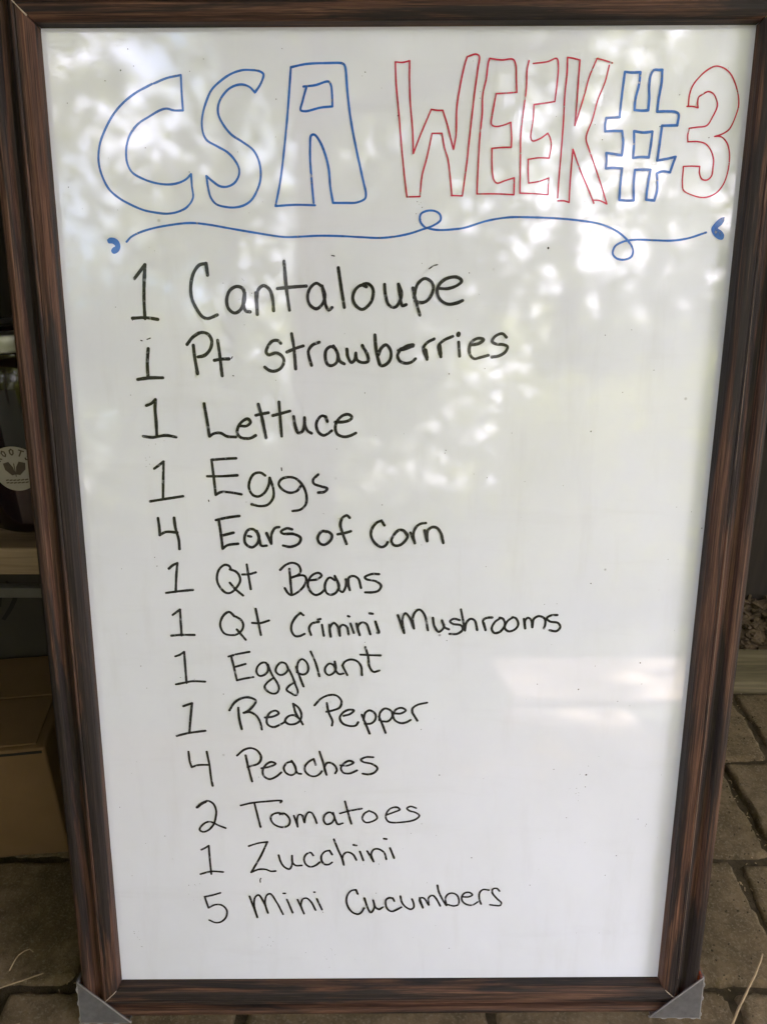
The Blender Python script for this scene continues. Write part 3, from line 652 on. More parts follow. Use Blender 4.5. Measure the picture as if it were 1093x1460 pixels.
  ('black', 2.37, '-138.8,-3.7 -132.2,-3.3 -126.4,-1.6'),
  ('black', 2.32, '-104.1,0.8 -99.0,5.5 -92.9,7.6 -87.5,5.5 -85.3,0.3 -87.2,-3.4 -93.8,-6.5c -86.2,-4.4 -81.8,-4.9 -80.3,-8.6 -82.5,-14.4 -88.6,-20.7 -94.7,-23.4 -97.7,-21.3 -100.3,-16.7'),
  ('black', 2.33, '-95.6,1.8 -94.9,-10.2 -94.2,-22.3'),
  ('black', 2.32, '-77.3,-9.1 -70.3,-8.0 -66.3,-4.4 -68.7,-2.0 -73.7,-3.3 -77.8,-8.0 -79.0,-14.4 -76.1,-20.7 -72.1,-23.3 -67.5,-21.7 -64.0,-18.5'),
  ('black', 2.32, '-54.3,-9.0 -58.8,-6.4 -62.3,-10.1 -63.4,-16.4 -61.5,-21.7 -57.5,-23.0 -53.0,-20.6 -50.4,-14.3 -54.3,-4.8c -51.4,-12.2 -49.9,-18.5 -47.4,-20.4 -44.4,-15.3 -43.8,-8.0'),
  ('black', 2.32, '-44.3,-8.0 -40.6,-18.5c -41.8,-11.1 -41.3,-6.4 -37.3,-4.8 -32.8,-7.4 -30.3,-16.3'),
  ('black', 2.32, '-13.8,-3.0 -20.3,-2.9 -26.8,-6.0 -25.3,-7.9 -16.3,-10.0 -11.8,-14.2 -14.3,-18.9 -19.3,-20.5 -26.5,-20.6'),
 ],
 'line07': [
  ('black', 2.29, '-204.9,-43.1 -200.9,-40.1 -197.7,-37.8c -197.7,-50.9 -197.7,-63.3'),
  ('black', 2.29, '-207.2,-63.6 -198.2,-62.8 -185.7,-62.8'),
  ('black', 2.28, '-147.5,-44.3 -152.4,-40.0 -157.1,-42.7 -160.7,-49.2 -161.0,-55.1 -157.9,-61.1 -152.4,-62.9 -146.2,-62.1 -140.9,-57.2 -139.9,-51.8 -142.1,-47.5 -146.5,-44.5'),
  ('black', 2.29, '-146.0,-57.2 -143.1,-61.0 -138.1,-67.5'),
  ('black', 2.29, '-127.7,-36.8 -125.9,-48.5 -123.8,-62.6'),
  ('black', 2.28, '-131.5,-50.7 -124.5,-51.0 -115.8,-48.3'),
  ('black', 2.28, '-150.4,-41.3 -148.0,-44.3'),
  ('black', 2.36, '-83.7,-43.0 -86.4,-40.8c -91.3,-45.5 -95.0,-53.1 -94.8,-59.5 -91.7,-63.7 -87.5,-63.6 -83.0,-61.4'),
  ('black', 2.35, '-77.0,-62.6 -78.7,-55.6 -75.9,-51.2 -69.5,-49.5'),
  ('black', 2.36, '-66.7,-52.4 -65.1,-63.2'),
  ('black', 2.36, '-59.8,-52.4 -58.7,-64.2c -59.2,-54.9 -55.6,-50.5 -52.0,-54.3 -50.1,-63.2c -50.3,-55.6 -47.8,-52.4 -43.7,-54.3 -42.0,-61.9'),
  ('black', 2.35, '-40.1,-51.1 -37.2,-60.4'),
  ('black', 2.36, '-34.7,-51.1 -31.8,-62.5c -33.5,-54.2 -29.9,-50.2 -25.2,-51.7 -21.8,-61.6'),
  ('black', 2.35, '-17.0,-49.1 -15.0,-55.5 -13.8,-60.0 -15.4,-60.3'),
  ('black', 2.34, '-70.4,-47.2 -68.0,-46.7'),
  ('black', 2.34, '-42.5,-43.7 -41.2,-44.2'),
  ('black', 2.34, '-22.4,-41.0 -19.5,-41.4'),
  ('black', 2.35, '3.7,-42.7 9.7,-60.2c 8.0,-47.3 10.6,-40.7 14.5,-44.8 18.8,-55.8c 17.6,-45.6 19.9,-39.4 23.7,-37.1 28.4,-42.3 31.8,-57.5'),
  ('black', 2.35, '36.2,-45.2 37.9,-53.8 41.9,-59.1 46.5,-54.6 44.8,-48.0c 47.2,-54.6 51.2,-56.7'),
  ('black', 2.36, '61.0,-47.5 55.6,-46.3 52.1,-48.8 54.9,-51.3 62.7,-52.9 64.1,-57.0 59.0,-61.2 52.0,-61.2'),
  ('black', 2.35, '62.0,-37.0 64.1,-47.1 66.3,-57.9c 67.3,-50.4 71.1,-46.3 75.0,-47.9 77.6,-57.3'),
  ('black', 2.34, '85.4,-57.5c 82.8,-47.9 85.8,-45.4 91.2,-44.9'),
  ('black', 2.34, '98.9,-45.4 93.7,-49.5 91.1,-56.2 94.0,-60.3 99.4,-58.6 103.1,-52.0 101.3,-46.2 98.1,-45.1'),
  ('black', 2.34, '110.5,-44.6 105.3,-48.7 103.2,-55.3 107.2,-58.6 113.3,-56.1 115.7,-51.1 112.9,-45.4 109.7,-44.6'),
  ('black', 2.35, '120.6,-46.2 122.2,-55.6c 121.8,-47.8 124.5,-45.0 127.7,-47.8 128.8,-54.4c 129.9,-46.2 134.5,-43.4 140.0,-46.1 140.6,-51.9 139.7,-55.5'),
  ('black', 2.35, '151.4,-42.3 145.3,-42.8 141.8,-45.6 144.8,-48.6 152.6,-50.2 154.7,-54.3 151.5,-58.2 144.9,-57.3'),
  ('black', 2.35, '83.6,-50.4 85.4,-56.7'),
 ],
 'line08': [
  ('black', 2.19, '-204.9,-84.4 -200.3,-82.6 -196.3,-79.8c -196.1,-93.5 -195.8,-111.3'),
  ('black', 2.19, '-205.9,-112.9 -198.5,-111.3 -190.7,-109.7 -178.2,-110.0'),
  ('black', 2.17, '-155.0,-84.4 -150.2,-83.0'),
  ('black', 2.17, '-148.2,-82.2 -135.1,-79.6'),
  ('black', 2.19, '-152.4,-84.0 -150.2,-95.5 -148.0,-108.6c -141.9,-107.0 -132.4,-105.2'),
  ('black', 2.18, '-149.2,-94.9 -144.3,-93.4 -139.2,-91.8'),
  ('black', 2.19, '-118.2,-94.3 -120.0,-90.7 -123.9,-90.7 -127.9,-94.4 -129.2,-99.6 -126.8,-103.8 -122.4,-103.2 -118.4,-99.0 -118.2,-92.3c -114.6,-102.7 -110.0,-111.1 -108.4,-116.4 -110.3,-121.1 -114.2,-122.2 -119.5,-119.6 -122.0,-115.3 -119.7,-111.1 -113.2,-105.8'),
  ('black', 2.19, '-99.6,-95.9 -101.5,-91.4 -105.6,-90.3 -109.8,-94.2 -111.0,-99.2 -108.0,-102.6 -103.9,-102.5 -99.7,-98.1 -100.1,-94.2c -96.2,-102.5 -92.8,-112.6 -90.7,-120.4 -92.5,-123.8 -97.2,-121.6 -101.2,-118.2 -99.0,-114.3 -93.3,-110.3'),
  ('black', 2.20, '-91.6,-94.7 -88.5,-104.7 -85.1,-114.8'),
  ('black', 2.19, '-91.0,-100.3 -89.7,-90.3 -86.0,-86.8 -82.0,-89.7 -80.1,-95.8 -81.7,-100.8 -85.9,-102.5 -88.9,-101.4'),
  ('black', 2.19, '-77.7,-79.0 -73.3,-90.3 -69.9,-104.1'),
  ('black', 2.19, '-54.8,-95.7 -56.9,-92.4 -60.4,-91.3 -64.1,-95.2 -64.2,-100.2 -61.1,-103.0 -56.5,-100.8 -54.3,-96.3 -55.3,-89.1c -54.4,-98.0 -51.3,-101.9 -47.2,-101.3'),
  ('black', 2.19, '-43.6,-102.9 -48.1,-93.0c -46.0,-89.6 -40.9,-87.1 -34.7,-88.5 -30.7,-93.5 -29.7,-102.9'),
  ('black', 2.18, '-26.5,-74.5 -24.0,-83.5 -22.4,-94.6 -18.8,-99.5 -13.4,-98.1'),
  ('black', 2.17, '-31.1,-82.1 -22.4,-82.6 -12.2,-82.9'),
 ],
 'line09': [
  ('black', 2.36, '-200.0,-135.3 -191.7,-132.2c -193.7,-146.3 -195.9,-163.2'),
  ('black', 2.36, '-208.2,-166.6 -196.9,-163.6 -180.4,-161.1'),
  ('black', 2.36, '-156.3,-139.5 -151.1,-131.4 -143.5,-126.7 -136.2,-126.3 -130.8,-129.4 -132.8,-134.0 -137.9,-139.4 -142.9,-142.1c -136.7,-141.4 -130.7,-145.4 -127.3,-152.2 -126.1,-159.6'),
  ('black', 2.36, '-147.8,-136.8 -147.4,-147.5 -145.4,-159.1'),
  ('black', 2.36, '-146.9,-150.2 -145.4,-158.6'),
  ('black', 2.36, '-122.8,-147.2 -114.8,-146.1 -109.5,-142.7 -112.1,-140.0 -117.7,-142.0 -121.0,-148.1 -120.6,-154.2 -115.1,-157.3 -108.9,-154.8 -103.2,-151.4'),
  ('black', 2.36, '-95.4,-132.6 -90.6,-136.6 -87.9,-143.3 -89.1,-150.1 -94.1,-153.8 -100.2,-154.1 -103.6,-150.8 -100.6,-146.0 -95.1,-144.7 -90.2,-148.0 -86.7,-154.4'),
  ('black', 2.35, '-95.4,-132.6 -93.8,-140.6 -90.8,-147.4'),
  ('black', 2.28, '-75.1,-134.4 -68.9,-127.4 -60.7,-123.6 -53.8,-124.3 -49.4,-129.9 -51.0,-136.3 -57.5,-139.5 -63.9,-141.0'),
  ('black', 2.29, '-63.4,-131.9 -61.6,-142.0 -58.2,-151.0 -58.8,-155.5'),
  ('black', 2.29, '-47.6,-145.2 -41.2,-143.3 -37.6,-139.4 -42.3,-138.8 -48.2,-142.0 -51.1,-147.1 -48.8,-152.9 -42.4,-155.8 -36.0,-155.4 -33.6,-151.9'),
  ('black', 2.30, '-30.1,-143.9 -26.0,-154.8 -22.5,-164.0'),
  ('black', 2.30, '-26.0,-155.4 -22.9,-163.8'),
  ('black', 2.29, '-28.4,-149.6 -26.6,-141.9 -22.5,-139.4 -17.2,-143.2 -17.2,-149.0 -21.3,-153.2 -27.2,-153.5'),
  ('black', 2.30, '-13.7,-145.7 -10.2,-154.7 -7.3,-163.1'),
  ('black', 2.29, '-13.2,-149.6 -12.6,-141.9 -7.9,-137.4 -2.1,-140.0 -0.9,-145.7 -5.0,-150.8 -10.2,-150.9'),
  ('black', 2.29, '0.8,-142.5 7.3,-142.5 11.9,-139.3 8.4,-136.8 3.1,-138.0 -0.3,-143.2 1.5,-149.5 7.3,-152.7 12.6,-151.8 16.7,-149.3'),
  ('black', 2.27, '23.1,-150.1 18.3,-141.8c 18.3,-137.4 22.9,-133.6 32.2,-131.2'),
 ],
 'line10': [
  ('black', 2.25, '-198.0,-183.5 -197.2,-194.4 -195.7,-200.2c -189.5,-198.1 -179.1,-197.7'),
  ('black', 2.27, '-180.3,-183.5 -178.4,-197.5 -177.5,-211.1 -176.3,-220.6'),
  ('black', 2.25, '-151.1,-187.6 -143.9,-181.3 -137.3,-179.6 -131.3,-182.3 -127.8,-189.6 -130.4,-195.8 -141.3,-200.0'),
  ('black', 2.26, '-142.7,-187.5 -140.8,-199.5 -137.5,-215.7'),
  ('black', 2.26, '-127.8,-201.3 -119.3,-199.4 -114.0,-196.3 -118.2,-194.4 -123.4,-197.4 -126.7,-203.6 -125.7,-209.9 -120.6,-213.1 -114.0,-210.4 -108.7,-205.7'),
  ('black', 2.19, '-96.0,-196.6 -98.5,-194.4 -103.0,-195.5 -106.1,-200.5 -104.3,-206.1 -98.8,-208.7 -94.7,-205.5 -95.1,-198.8 -98.4,-193.1c -95.6,-198.8 -92.8,-206.6 -89.5,-207.2'),
  ('black', 2.19, '-75.1,-197.4 -76.9,-191.0c -82.0,-194.3 -85.6,-199.4 -85.2,-204.9 -80.3,-209.4 -75.3,-209.7 -71.2,-207.1 -69.2,-204.3'),
  ('black', 2.19, '-71.1,-183.0 -68.0,-194.3 -64.7,-208.2c -66.6,-201.0 -64.0,-195.4 -60.1,-195.2 -56.1,-198.7 -54.6,-203.2 -56.2,-206.5'),
  ('black', 2.19, '-51.1,-197.8 -44.1,-198.1 -38.3,-194.8 -42.1,-192.9 -47.1,-195.4 -50.6,-200.9 -48.2,-205.9 -42.2,-206.7 -34.9,-203.3'),
  ('black', 2.19, '-19.1,-189.0 -26.1,-188.9 -31.1,-191.8 -29.1,-194.0 -20.1,-196.4 -15.1,-200.8 -17.6,-205.3 -23.1,-207.6 -29.6,-206.8'),
 ],
 'line11': [
  ('black', 2.09, '-193.2,-244.7 -187.6,-239.5 -182.1,-237.1 -176.8,-240.1 -174.2,-247.4 -174.8,-254.7 -177.4,-263.3 -183.2,-270.1 -188.7,-271.9 -191.6,-269.5 -188.9,-264.5 -183.2,-260.6 -177.9,-261.4 -172.6,-264.5 -165.7,-267.5'),
  ('black', 2.07, '-149.7,-242.1 -139.2,-239.4 -126.2,-237.8 -109.0,-236.9 -110.7,-238.9'),
  ('black', 2.09, '-136.0,-240.0 -133.7,-252.1 -131.0,-266.2'),
  ('black', 2.08, '-111.6,-252.1 -107.2,-250.8 -102.0,-256.9 -102.1,-262.5 -105.5,-265.8 -110.9,-266.2 -117.3,-263.1 -120.4,-257.6 -119.2,-252.7 -112.6,-250.2 -108.4,-252.1'),
  ('black', 3.04, '-192.5,-244.1 -187.6,-239.9 -184.3,-238.2'),
  ('black', 2.02, '-97.6,-253.3 -94.2,-265.9c -94.6,-257.6 -92.6,-252.2 -89.6,-252.8 -87.2,-261.0c -86.0,-254.2 -82.9,-249.4 -79.9,-250.1 -77.0,-255.5 -75.1,-261.7'),
  ('black', 2.02, '-57.7,-253.4 -61.8,-249.4 -66.7,-252.1 -68.2,-258.3 -65.7,-262.8 -60.8,-261.7 -57.7,-256.2 -58.8,-250.0c -56.5,-258.2 -54.2,-263.0 -49.3,-261.6'),
  ('black', 2.02, '-47.0,-237.1 -44.4,-248.0 -40.8,-262.3'),
  ('black', 2.01, '-52.0,-250.7 -43.8,-248.2 -30.5,-245.2'),
  ('black', 2.01, '-23.3,-247.9 -28.1,-251.3 -29.9,-256.8 -26.9,-260.9 -20.9,-260.2 -15.4,-256.1 -17.3,-251.3 -23.3,-247.9'),
  ('black', 2.01, '-6.4,-252.6 2.0,-249.2 7.1,-246.5 4.4,-244.0 -1.6,-245.1 -5.8,-249.9 -6.6,-256.0 -4.0,-260.1 0.9,-261.2 11.8,-260.4 19.0,-259.0 23.8,-256.7 26.4,-253.2 22.5,-249.8 16.5,-247.8 14.0,-245.1 17.6,-243.0 23.1,-244.8'),
 ],
 'line12': [
  ('black', 2.12, '-191.2,-292.4 -187.2,-290.3 -183.5,-287.7c -183.2,-303.3 -182.5,-320.5'),
  ('black', 2.12, '-193.4,-320.6 -182.4,-317.5 -170.5,-318.1'),
  ('black', 2.12, '-143.5,-288.1 -134.6,-284.9 -124.8,-283.3c -132.0,-299.6 -142.2,-318.4c -134.6,-315.0 -127.4,-315.0 -122.3,-317.1 -117.6,-316.8'),
  ('black', 2.12, '-114.0,-298.4 -112.1,-306.1 -108.7,-312.0 -103.6,-314.4 -100.8,-309.0 -100.6,-298.9c -100.3,-306.6 -97.3,-310.2 -91.1,-310.2'),
  ('black', 1.07, '-132.7,-325.2 -133.5,-327.0 -133.4,-330.0'),
  ('black', 2.12, '-79.2,-298.9 -81.9,-295.3 -86.1,-297.1 -88.6,-302.4 -86.9,-309.0 -82.3,-311.9 -77.1,-310.1 -72.9,-306.3'),
  ('black', 2.12, '-60.4,-297.6 -62.9,-292.9c -67.5,-294.1 -71.0,-298.8 -71.1,-304.2 -68.3,-308.7 -64.1,-309.1 -60.5,-306.5'),
  ('black', 2.11, '-58.4,-280.0 -55.1,-290.0 -50.1,-302.9 -48.8,-309.5c -50.1,-301.7 -47.5,-295.8 -43.9,-294.9 -39.3,-297.6 -36.2,-303.8'),
  ('black', 2.11, '-32.5,-294.0 -29.2,-304.1'),
  ('black', 2.10, '-39.0,-286.4 -35.9,-287.0'),
  ('black', 2.11, '-25.3,-293.4 -18.9,-305.5c -21.2,-296.9 -18.7,-291.6 -14.0,-291.0 -8.4,-295.1 -6.1,-302.8'),
  ('black', 2.11, '-2.4,-289.8 1.7,-301.4'),
  ('black', 2.10, '-8.7,-279.2 -5.9,-279.6'),
 ],
 'line13': [
  ('black', 2.01, '-174.4,-342.4 -183.3,-345.4 -190.5,-347.0c -187.3,-360.2c -179.9,-356.4 -173.4,-357.1 -168.7,-363.2 -170.1,-371.7 -175.6,-377.1 -180.9,-377.9 -187.3,-374.8'),
  ('black', 2.01, '-144.8,-346.4 -137.9,-371.6c -140.6,-356.3 -139.0,-347.1 -135.6,-344.8 -130.7,-353.2 -126.8,-366.2c -129.4,-353.2 -127.1,-344.8 -123.8,-343.3 -117.6,-353.2 -111.4,-367.7'),
  ('black', 2.01, '-107.0,-350.1 -101.5,-365.7'),
  ('black', 2.00, '-110.5,-342.8 -108.6,-342.8'),
  ('black', 2.01, '-96.2,-350.1 -90.0,-366.9c -92.8,-356.1 -90.7,-349.3 -86.8,-348.5 -82.3,-353.1 -78.1,-362.5'),
  ('black', 2.01, '-76.6,-349.2 -71.6,-361.9'),
  ('black', 1.99, '-79.3,-341.2 -78.5,-341.2'),
  ('black', 2.08, '-35.0,-343.2 -36.7,-338.3c -41.3,-339.3 -45.2,-344.2 -46.5,-351.6 -44.4,-359.6 -39.8,-365.5 -34.7,-367.3 -31.3,-365.0 -28.5,-360.0'),
  ('black', 2.08, '-28.2,-348.1 -25.3,-358.5 -21.9,-365.5 -19.3,-362.5 -18.0,-357.5 -19.3,-350.6c -17.2,-358.5 -13.4,-361.5 -9.5,-358.7'),
  ('black', 2.08, '2.1,-351.5 0.6,-348.0c -3.2,-347.8 -6.1,-350.0 -6.5,-355.5 -4.4,-361.4 -0.1,-363.9 4.6,-361.9 9.6,-358.6'),
  ('black', 2.07, '8.3,-346.0 10.0,-353.5 13.9,-358.9 19.0,-361.6 22.0,-359.4 21.9,-354.4 20.2,-349.5'),
  ('black', 2.00, '27.8,-347.9 31.4,-359.9c 27.8,-350.1 29.3,-347.9 32.2,-348.4 37.2,-356.4c 37.1,-347.8 41.0,-345.0 44.5,-348.4 49.0,-357.5'),
  ('black', 2.00, '45.7,-333.1 47.3,-341.0 54.4,-355.8 55.4,-356.9c 54.2,-347.8 57.1,-343.2 61.5,-342.3 65.9,-344.9 68.0,-351.2 67.2,-355.8 63.3,-357.5 56.4,-355.8'),
  ('black', 2.00, '71.4,-346.6 77.7,-346.6 81.4,-344.3 78.6,-341.5 73.7,-342.0 70.7,-346.6 71.5,-351.7 76.0,-355.7 81.9,-356.3 87.2,-352.5'),
  ('black', 1.99, '90.5,-355.1 88.6,-348.8 88.8,-341.4 92.1,-338.0 98.0,-338.6'),
  ('black', 2.00, '108.8,-339.7 105.8,-336.5 101.9,-337.4 101.5,-341.4 106.2,-348.2 111.3,-353.9 109.9,-356.8 105.5,-356.8 99.6,-355.9'),
 ],
}
HEARTS = {'left': '-239.6,286.9 -237.0,288.6 -232.6,288.1 -229.4,285.1 -228.8,281.1 -231.0,277.2 -235.1,275.8 -236.8,278.1 -235.2,280.7 -233.1,281.8 -234.9,283.7 -238.6,284.2', 'right': '270.5,305.9 267.3,305.3 263.0,301.4 260.4,296.9 262.1,292.4 267.3,288.4 270.8,288.4 271.5,291.8 269.0,295.2 265.8,297.2 268.5,299.7 270.5,303.1'}

lift = [0]
def spline(pts):
    if len(pts) < 3:
        (a, b) = pts; return [a.lerp(b, i / 6) for i in range(7)]
    o_ = []
    P_ = [pts[0] * 2 - pts[1]] + pts + [pts[-1] * 2 - pts[-2]]
    for i in range(1, len(P_) - 2):
        p0, p1, p2, p3 = P_[i - 1:i + 3]
        t0 = 0; t1 = t0 + max((p1 - p0).length, 1e-5) ** .5; t2 = t1 + max((p2 - p1).length, 1e-5) ** .5; t3 = t2 + max((p3 - p2).length, 1e-5) ** .5
        n_ = max(3, int((p2 - p1).length / .0009))
        for s in range(n_):
            t = t1 + (t2 - t1) * s / n_
            a1 = p0 * ((t1 - t) / (t1 - t0)) + p1 * ((t - t0) / (t1 - t0)); a2 = p1 * ((t2 - t) / (t2 - t1)) + p2 * ((t - t1) / (t2 - t1)); a3 = p2 * ((t3 - t) / (t3 - t2)) + p3 * ((t - t2) / (t3 - t2))
            b1 = a1 * ((t2 - t) / (t2 - t0)) + a2 * ((t - t0) / (t2 - t0)); b2 = a2 * ((t3 - t) / (t3 - t1)) + a3 * ((t - t1) / (t3 - t1))
            o_.append(b1 * ((t2 - t) / (t2 - t1)) + b2 * ((t - t1) / (t2 - t1)))
    o_.append(pts[-1].copy()); return o_
def stroke(bm, pts, wdt):
    c_ = spline(pts); n_ = len(c_); lift[0] += 1
    z = .00025 + (lift[0] % 40) * 1.2e-5; sd_ = lift[0] * 3.1
    L_, R_ = [], []
    for i, p in enumerate(c_):
        t = (c_[min(i + 1, n_ - 1)] - c_[max(i - 1, 0)]); t = t.normalized() if t.length > 1e-9 else Vector((1, 0))
        hw = wdt / 2 * (1 + .16 * mn.noise(Vector((i * .12, sd_, 0))) + .08 * mn.noise(Vector((i * .5, sd_, 3))))
        n2 = Vector((-t.y, t.x)) * hw; zz = z + 8e-6 * i / n_
        L_.append(bm.verts.new((p.x + n2.x, p.y + n2.y + Z0, zz))); R_.append(bm.verts.new((p.x - n2.x, p.y - n2.y + Z0, zz)))
    for i in range(n_ - 1): bm.faces.new((L_[i], R_[i], R_[i + 1], L_[i + 1]))
    for end, (va, vb), sgn in ((c_[0], (L_[0], R_[0]), -1), (c_[-1], (L_[-1], R_[-1]), 1)):
        t = (c_[1] - c_[0]).normalized() if sgn < 0 else (c_[-1] - c_[-2]).normalized()
        a = Vector((va.co.x - end.x, va.co.y - Z0 - end.y)); hw = a.length; base = math.atan2(a.y, a.x)
        dirn = -1 if sgn > 0 else 1
        arc = [bm.verts.new((end.x + hw * math.cos(base + dirn * math.pi * q / 6), end.y + hw * math.sin(base + dirn * math.pi * q / 6) + Z0, va.co.z)) for q in range(1, 6)]
        loop = [va] + arc + [vb]; bm.faces.new(loop)
def parse(txt): return [(Vector((float(t.rstrip('c').split(',')[0]) / 1000, float(t.rstrip('c').split(',')[1]) / 1000)), t.endswith('c')) for t in txt.split()]
def draw(name, items, label=None):
    bm = bmesh.new()
    for colr, wdt, pts in items:
        seg = []
        for p, corner in pts:
            seg.append(p)
            if corner:
                if len(seg) > 1: stroke(bm, seg, wdt / 1000)
                seg = [p]
        if len(seg) > 1: stroke(bm, seg, wdt / 1000)
    for f in bm.faces:
        f.normal_update()
        if f.normal.z < 0: f.normal_flip()
    o = link(name, bm, INKS[items[0][0]], sign)
    if label: o['label'] = label
    return o
def items_of(g): return [(c_, w_, parse(t)) for c_, w_, t in INK[g]]
for g, ch in (('title_c', 'C'), ('title_s', 'S'), ('title_a', 'A')): draw('heading_letter', items_of(g), 'blue outlined capital ' + ch)
for g, ch in (('title_w', 'W'), ('title_e', 'E'), ('title_ee', 'E'), ('title_k', 'K')): draw('heading_letter', items_of(g), 'red outlined capital ' + ch)
draw('hash_symbol', items_of('title_hash'), 'blue outlined hash symbol')
draw('heading_numeral', items_of('title_three'), 'red outlined number 3')
draw('flourish_line', items_of('scroll'), 'blue curling line under the heading')
def write_line(g, text):
    """one handwritten line: the widest gaps between its strokes part the words"""
    words = text.split(); its = sorted(items_of(g), key=lambda i: min(p.x for p, _ in i[2]))
    gaps = []; reach = -9
    for n_, it in enumerate(its):
        if n_: gaps.append((min(p.x for p, _ in it[2]) - reach, n_))
        reach = max(reach, max(p.x for p, _ in it[2]))
    cuts = sorted(n_ for _, n_ in sorted(gaps, reverse=True)[:len(words) - 1])
    for wd, a, b_ in zip(words, [0] + cuts, cuts + [len(its)]):
        draw('written_numeral' if wd.isdigit() else 'written_word', its[a:b_], 'black handwritten ' + ('number ' if wd.isdigit() else 'word ') + wd)
for k_, lab_ in (('left', 'small blue heart at the left end of the flourish'), ('right', 'small blue heart at the right end of the flourish')):
    bm = bmesh.new(); lift[0] += 1
    pts = [Vector([float(v) / 1000 for v in t.split(',')]) for t in HEARTS[k_].split()]
    sm = spline(pts + [pts[0]])[:-1]
    f = bm.faces.new([bm.verts.new((p.x, p.y + Z0, .0004)) for p in sm]); f.normal_update()
    if f.normal.z < 0: f.normal_flip()
    o = link('heart_doodle', bm, INKS['blue'], sign); o['label'] = lab_
WORDS = ['1 Cantaloupe', '1 Pt Strawberries', '1 Lettuce', '1 Eggs', '4 Ears of Corn', '1 Qt Beans', '1 Qt Crimini Mushrooms', '1 Eggplant', '1 Red Pepper', '4 Peaches', '2 Tomatoes', '1 Zucchini', '5 Mini Cucumbers']
for i, t in enumerate(WORDS):
    write_line('line%02d' % (i + 1), t)
bm = bmesh.new()
